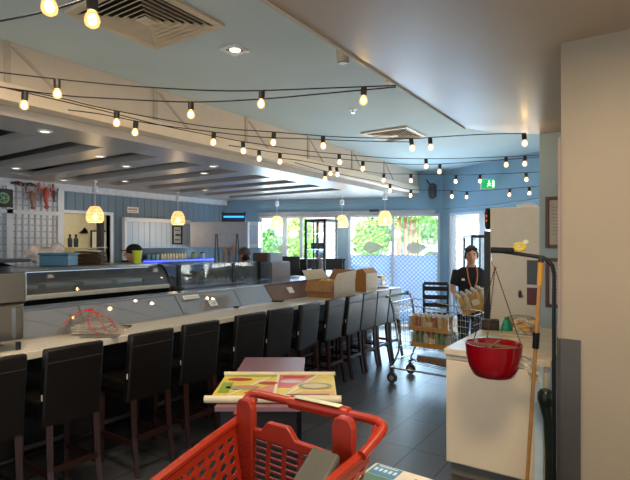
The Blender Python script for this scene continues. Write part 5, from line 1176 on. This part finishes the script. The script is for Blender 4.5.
for i, (px, w, hx, lab) in enumerate([(398, .055, '#7d5a45', 'leftmost brown tree trunk outside the lattice window'), (406, .05, '#9a6150', 'reddish trunk second from the left outside'), (412, .045, '#b06a58', 'middle reddish trunk outside the window'), (418, .05, '#8a6a4a', 'brown trunk right of the reddish ones'), (424, .035, '#8fb05a', 'thin green stem at the right of the trunks')]):
    p = LD((px-CX)/F*13, 13+.15*i); e = T('tree_trunk', lab, 'tree trunk', (p.x, p.y, -.1), 0, 'trunks outside the lattice window')
    MB().tube([(0, 0, 0), (.02, 0, 1.5), (-.02*(i-2), .02, 3.2)], [w*1.1, w, w*.8], 10).build('trunk', M('trunk'+hx, hx, .8, var=.25, scale=6, stretch=(1, 1, .3)), e, smooth=True)
    b = MB(); leaves(b, (0, 0, 3.0), (.5, .5, .7), 260, .09, 30+i); b.build('fronds', leafm, e)
def car(lab, l, D, rz, hx):
    p = LD(l, D); e = T('parked_car', lab, 'car', (p.x, p.y, -.1), rz, 'cars parked outside'); m = M('carpaint'+hx, hx, .25)
    MB().prism([(-2.1, .3), (2.1, .3), (2.15, .75), (1.3, .9), (-1.9, .95), (-2.15, .7)], -.85, .85, 'Y').build('body', m, e, bevel=.06, seg=3)
    MB().prism([(-1.7, .92), (1.0, .88), (.4, 1.4), (-1.2, 1.42)], -.72, .72, 'Y').build('cabin', M('car_glass', '#26323d', .1), e, bevel=.05); MB().prism([(-1.2, 1.42), (.4, 1.4), (.3, 1.46), (-1.1, 1.48)], -.7, .7, 'Y').build('roof', m, e)
    for x in (-1.35, 1.35):
        for y in (-.8, .8): w_ = MB().cyl((x, y-.1, .32), (x, y+.1, .32), .32, n=20).build('wheel', blackm, e); MB().cyl((x, y-.11, .32), (x, y+.11, .32), .18, n=14).build('hub', steelp, w_)
car('blue car parked outside behind the round bush', .2, 19, TH+.1, '#2f7fd0'); car('pale blue car parked outside right of the trunks', 5.6, 18.5, TH-.05, '#7fb6e0'); car('white car parked far left outside the first windows', -4.6, 20, TH, '#e6e9ee')
def building(lab, l, D, w, h, hx, roof):
    p = LD(l, D); e = T('building', lab, 'building', (p.x, p.y, -.1), TH, 'buildings across the road'); MB().bx(-w/2, w/2, 0, 4, 0, h).build('walls', M('bwall'+hx, hx, .8), e); MB().bx(-w/2-.2, w/2+.2, -.8, 4, h, h+.35).build('roof', M('broof'+roof, roof, .6), e)
    for k in range(int(w/2)): MB().bx(-w/2+.5+2*k, -w/2+1.7+2*k, -.03, 0, 1.0, 2.2).build('window', M('bwin', '#5d7c98', .2), e)
building('white building with a blue-grey awning roof across the road', 6.5, 27, 9, 2.9, '#e9ecef', '#7e96b3'); building('low cream building behind the bush', -4.5, 33, 10, 3.0, '#f0efe9', '#b8bcc2')
building('pale block with red signs seen right of the trunks', 15.5, 30, 7, 3.4, '#dfe6ee', '#6f8fb8')
# ==================================================== LIGHT
w = bpy.data.worlds.new('World'); S.world = w; w.use_nodes = True; nt = w.node_tree; bgn = nt.nodes['Background']
sky = nt.nodes.new('ShaderNodeTexSky'); sky.sky_type = 'HOSEK_WILKIE'; sky.turbidity = 3.5; sky.ground_albedo = .6; sky.sun_direction = Vector((.3, -.6, .8)).normalized()
mx = nt.nodes.new('ShaderNodeMixRGB'); mx.inputs[0].default_value = .6; mx.inputs[2].default_value = (.86, .93, 1.0, 1)
nt.links.new(sky.outputs[0], mx.inputs[1]); nt.links.new(mx.outputs[0], bgn.inputs[0]); bgn.inputs[1].default_value = 2.7
sl = bpy.data.lights.new('sun', 'SUN'); sl.energy = 28; sl.color = (1, .97, .9); sl.angle = .01
so = bpy.data.objects.new('sun', sl); COL.objects.link(so); so.rotation_euler = Vector((.35, -.55, .85)).to_track_quat('Z', 'Y').to_euler(); so.location = (0, 0, 8)
def area(nm, loc, size, energy, col, rot=(0, 0, 0), sy=None):
    L = bpy.data.lights.new(nm, 'AREA'); L.energy = energy; L.color = col; L.size = size
    if sy: L.shape = 'RECTANGLE'; L.size_y = sy
    o = bpy.data.objects.new(nm, L); COL.objects.link(o); o.location = loc; o.rotation_euler = rot; return o
# daylight entering through each far window, and added warm fill lights without fittings
nA = Vector((sin(angA), -cos(angA), 0)); 
def portal(nm, A, ang, s, z, wd, ht, en):
    c, s_ = cos(ang), sin(ang); p = Vector((A.x+c*s, A.y+s_*s, z))+Vector((s_, -c, 0))*.12
    area(nm, p, wd, en, (.5, .75, 1), (Vector((-s_, c, .0))).to_track_quat('Z', 'Y').to_euler(), ht)
portal('daylight_left_window', C1, angA, (sx[259]+sx[337])/2, 1.45, 1.4, 1.3, 45)
portal('daylight_lattice_window', C1, angA, (sx[348]+sx[440])/2, 1.1, 1.7, 2.0, 85)
portal('daylight_corner_window', C2, angB, (t453+t500)/2, 1.1, 1.0, 2.0, 38)
area('warm_fill_near', (-.1, 1.3, 2.56), .5, 39, (1, .78, .52)); area('warm_fill_aisle', (-2.3, 1.2, 2.9), .5, 34, (1, .80, .56))  # added fill lights that warm and brighten the near part of the room
# ==================================================== CAMERA
cam = bpy.data.cameras.new('camera'); cam.sensor_fit = 'HORIZONTAL'; cam.sensor_width = 36; cam.lens = 36*F/630; cam.shift_y = 4/630; cam.clip_start = .05
co = bpy.data.objects.new('camera', cam); COL.objects.link(co); co.location = (0, 0, HC); co.rotation_euler = (R(90), 0, TH); S.camera = co
S.view_settings.view_transform = 'Standard'; S.view_settings.look = 'None'; S.view_settings.gamma = 1; S.view_settings.exposure = 0; S.view_settings.use_curve_mapping = False
S.cycles.max_bounces = 8; S.cycles.transparent_max_bounces = 16; S.cycles.use_denoising = True; S.cycles.sample_clamp_indirect = 6
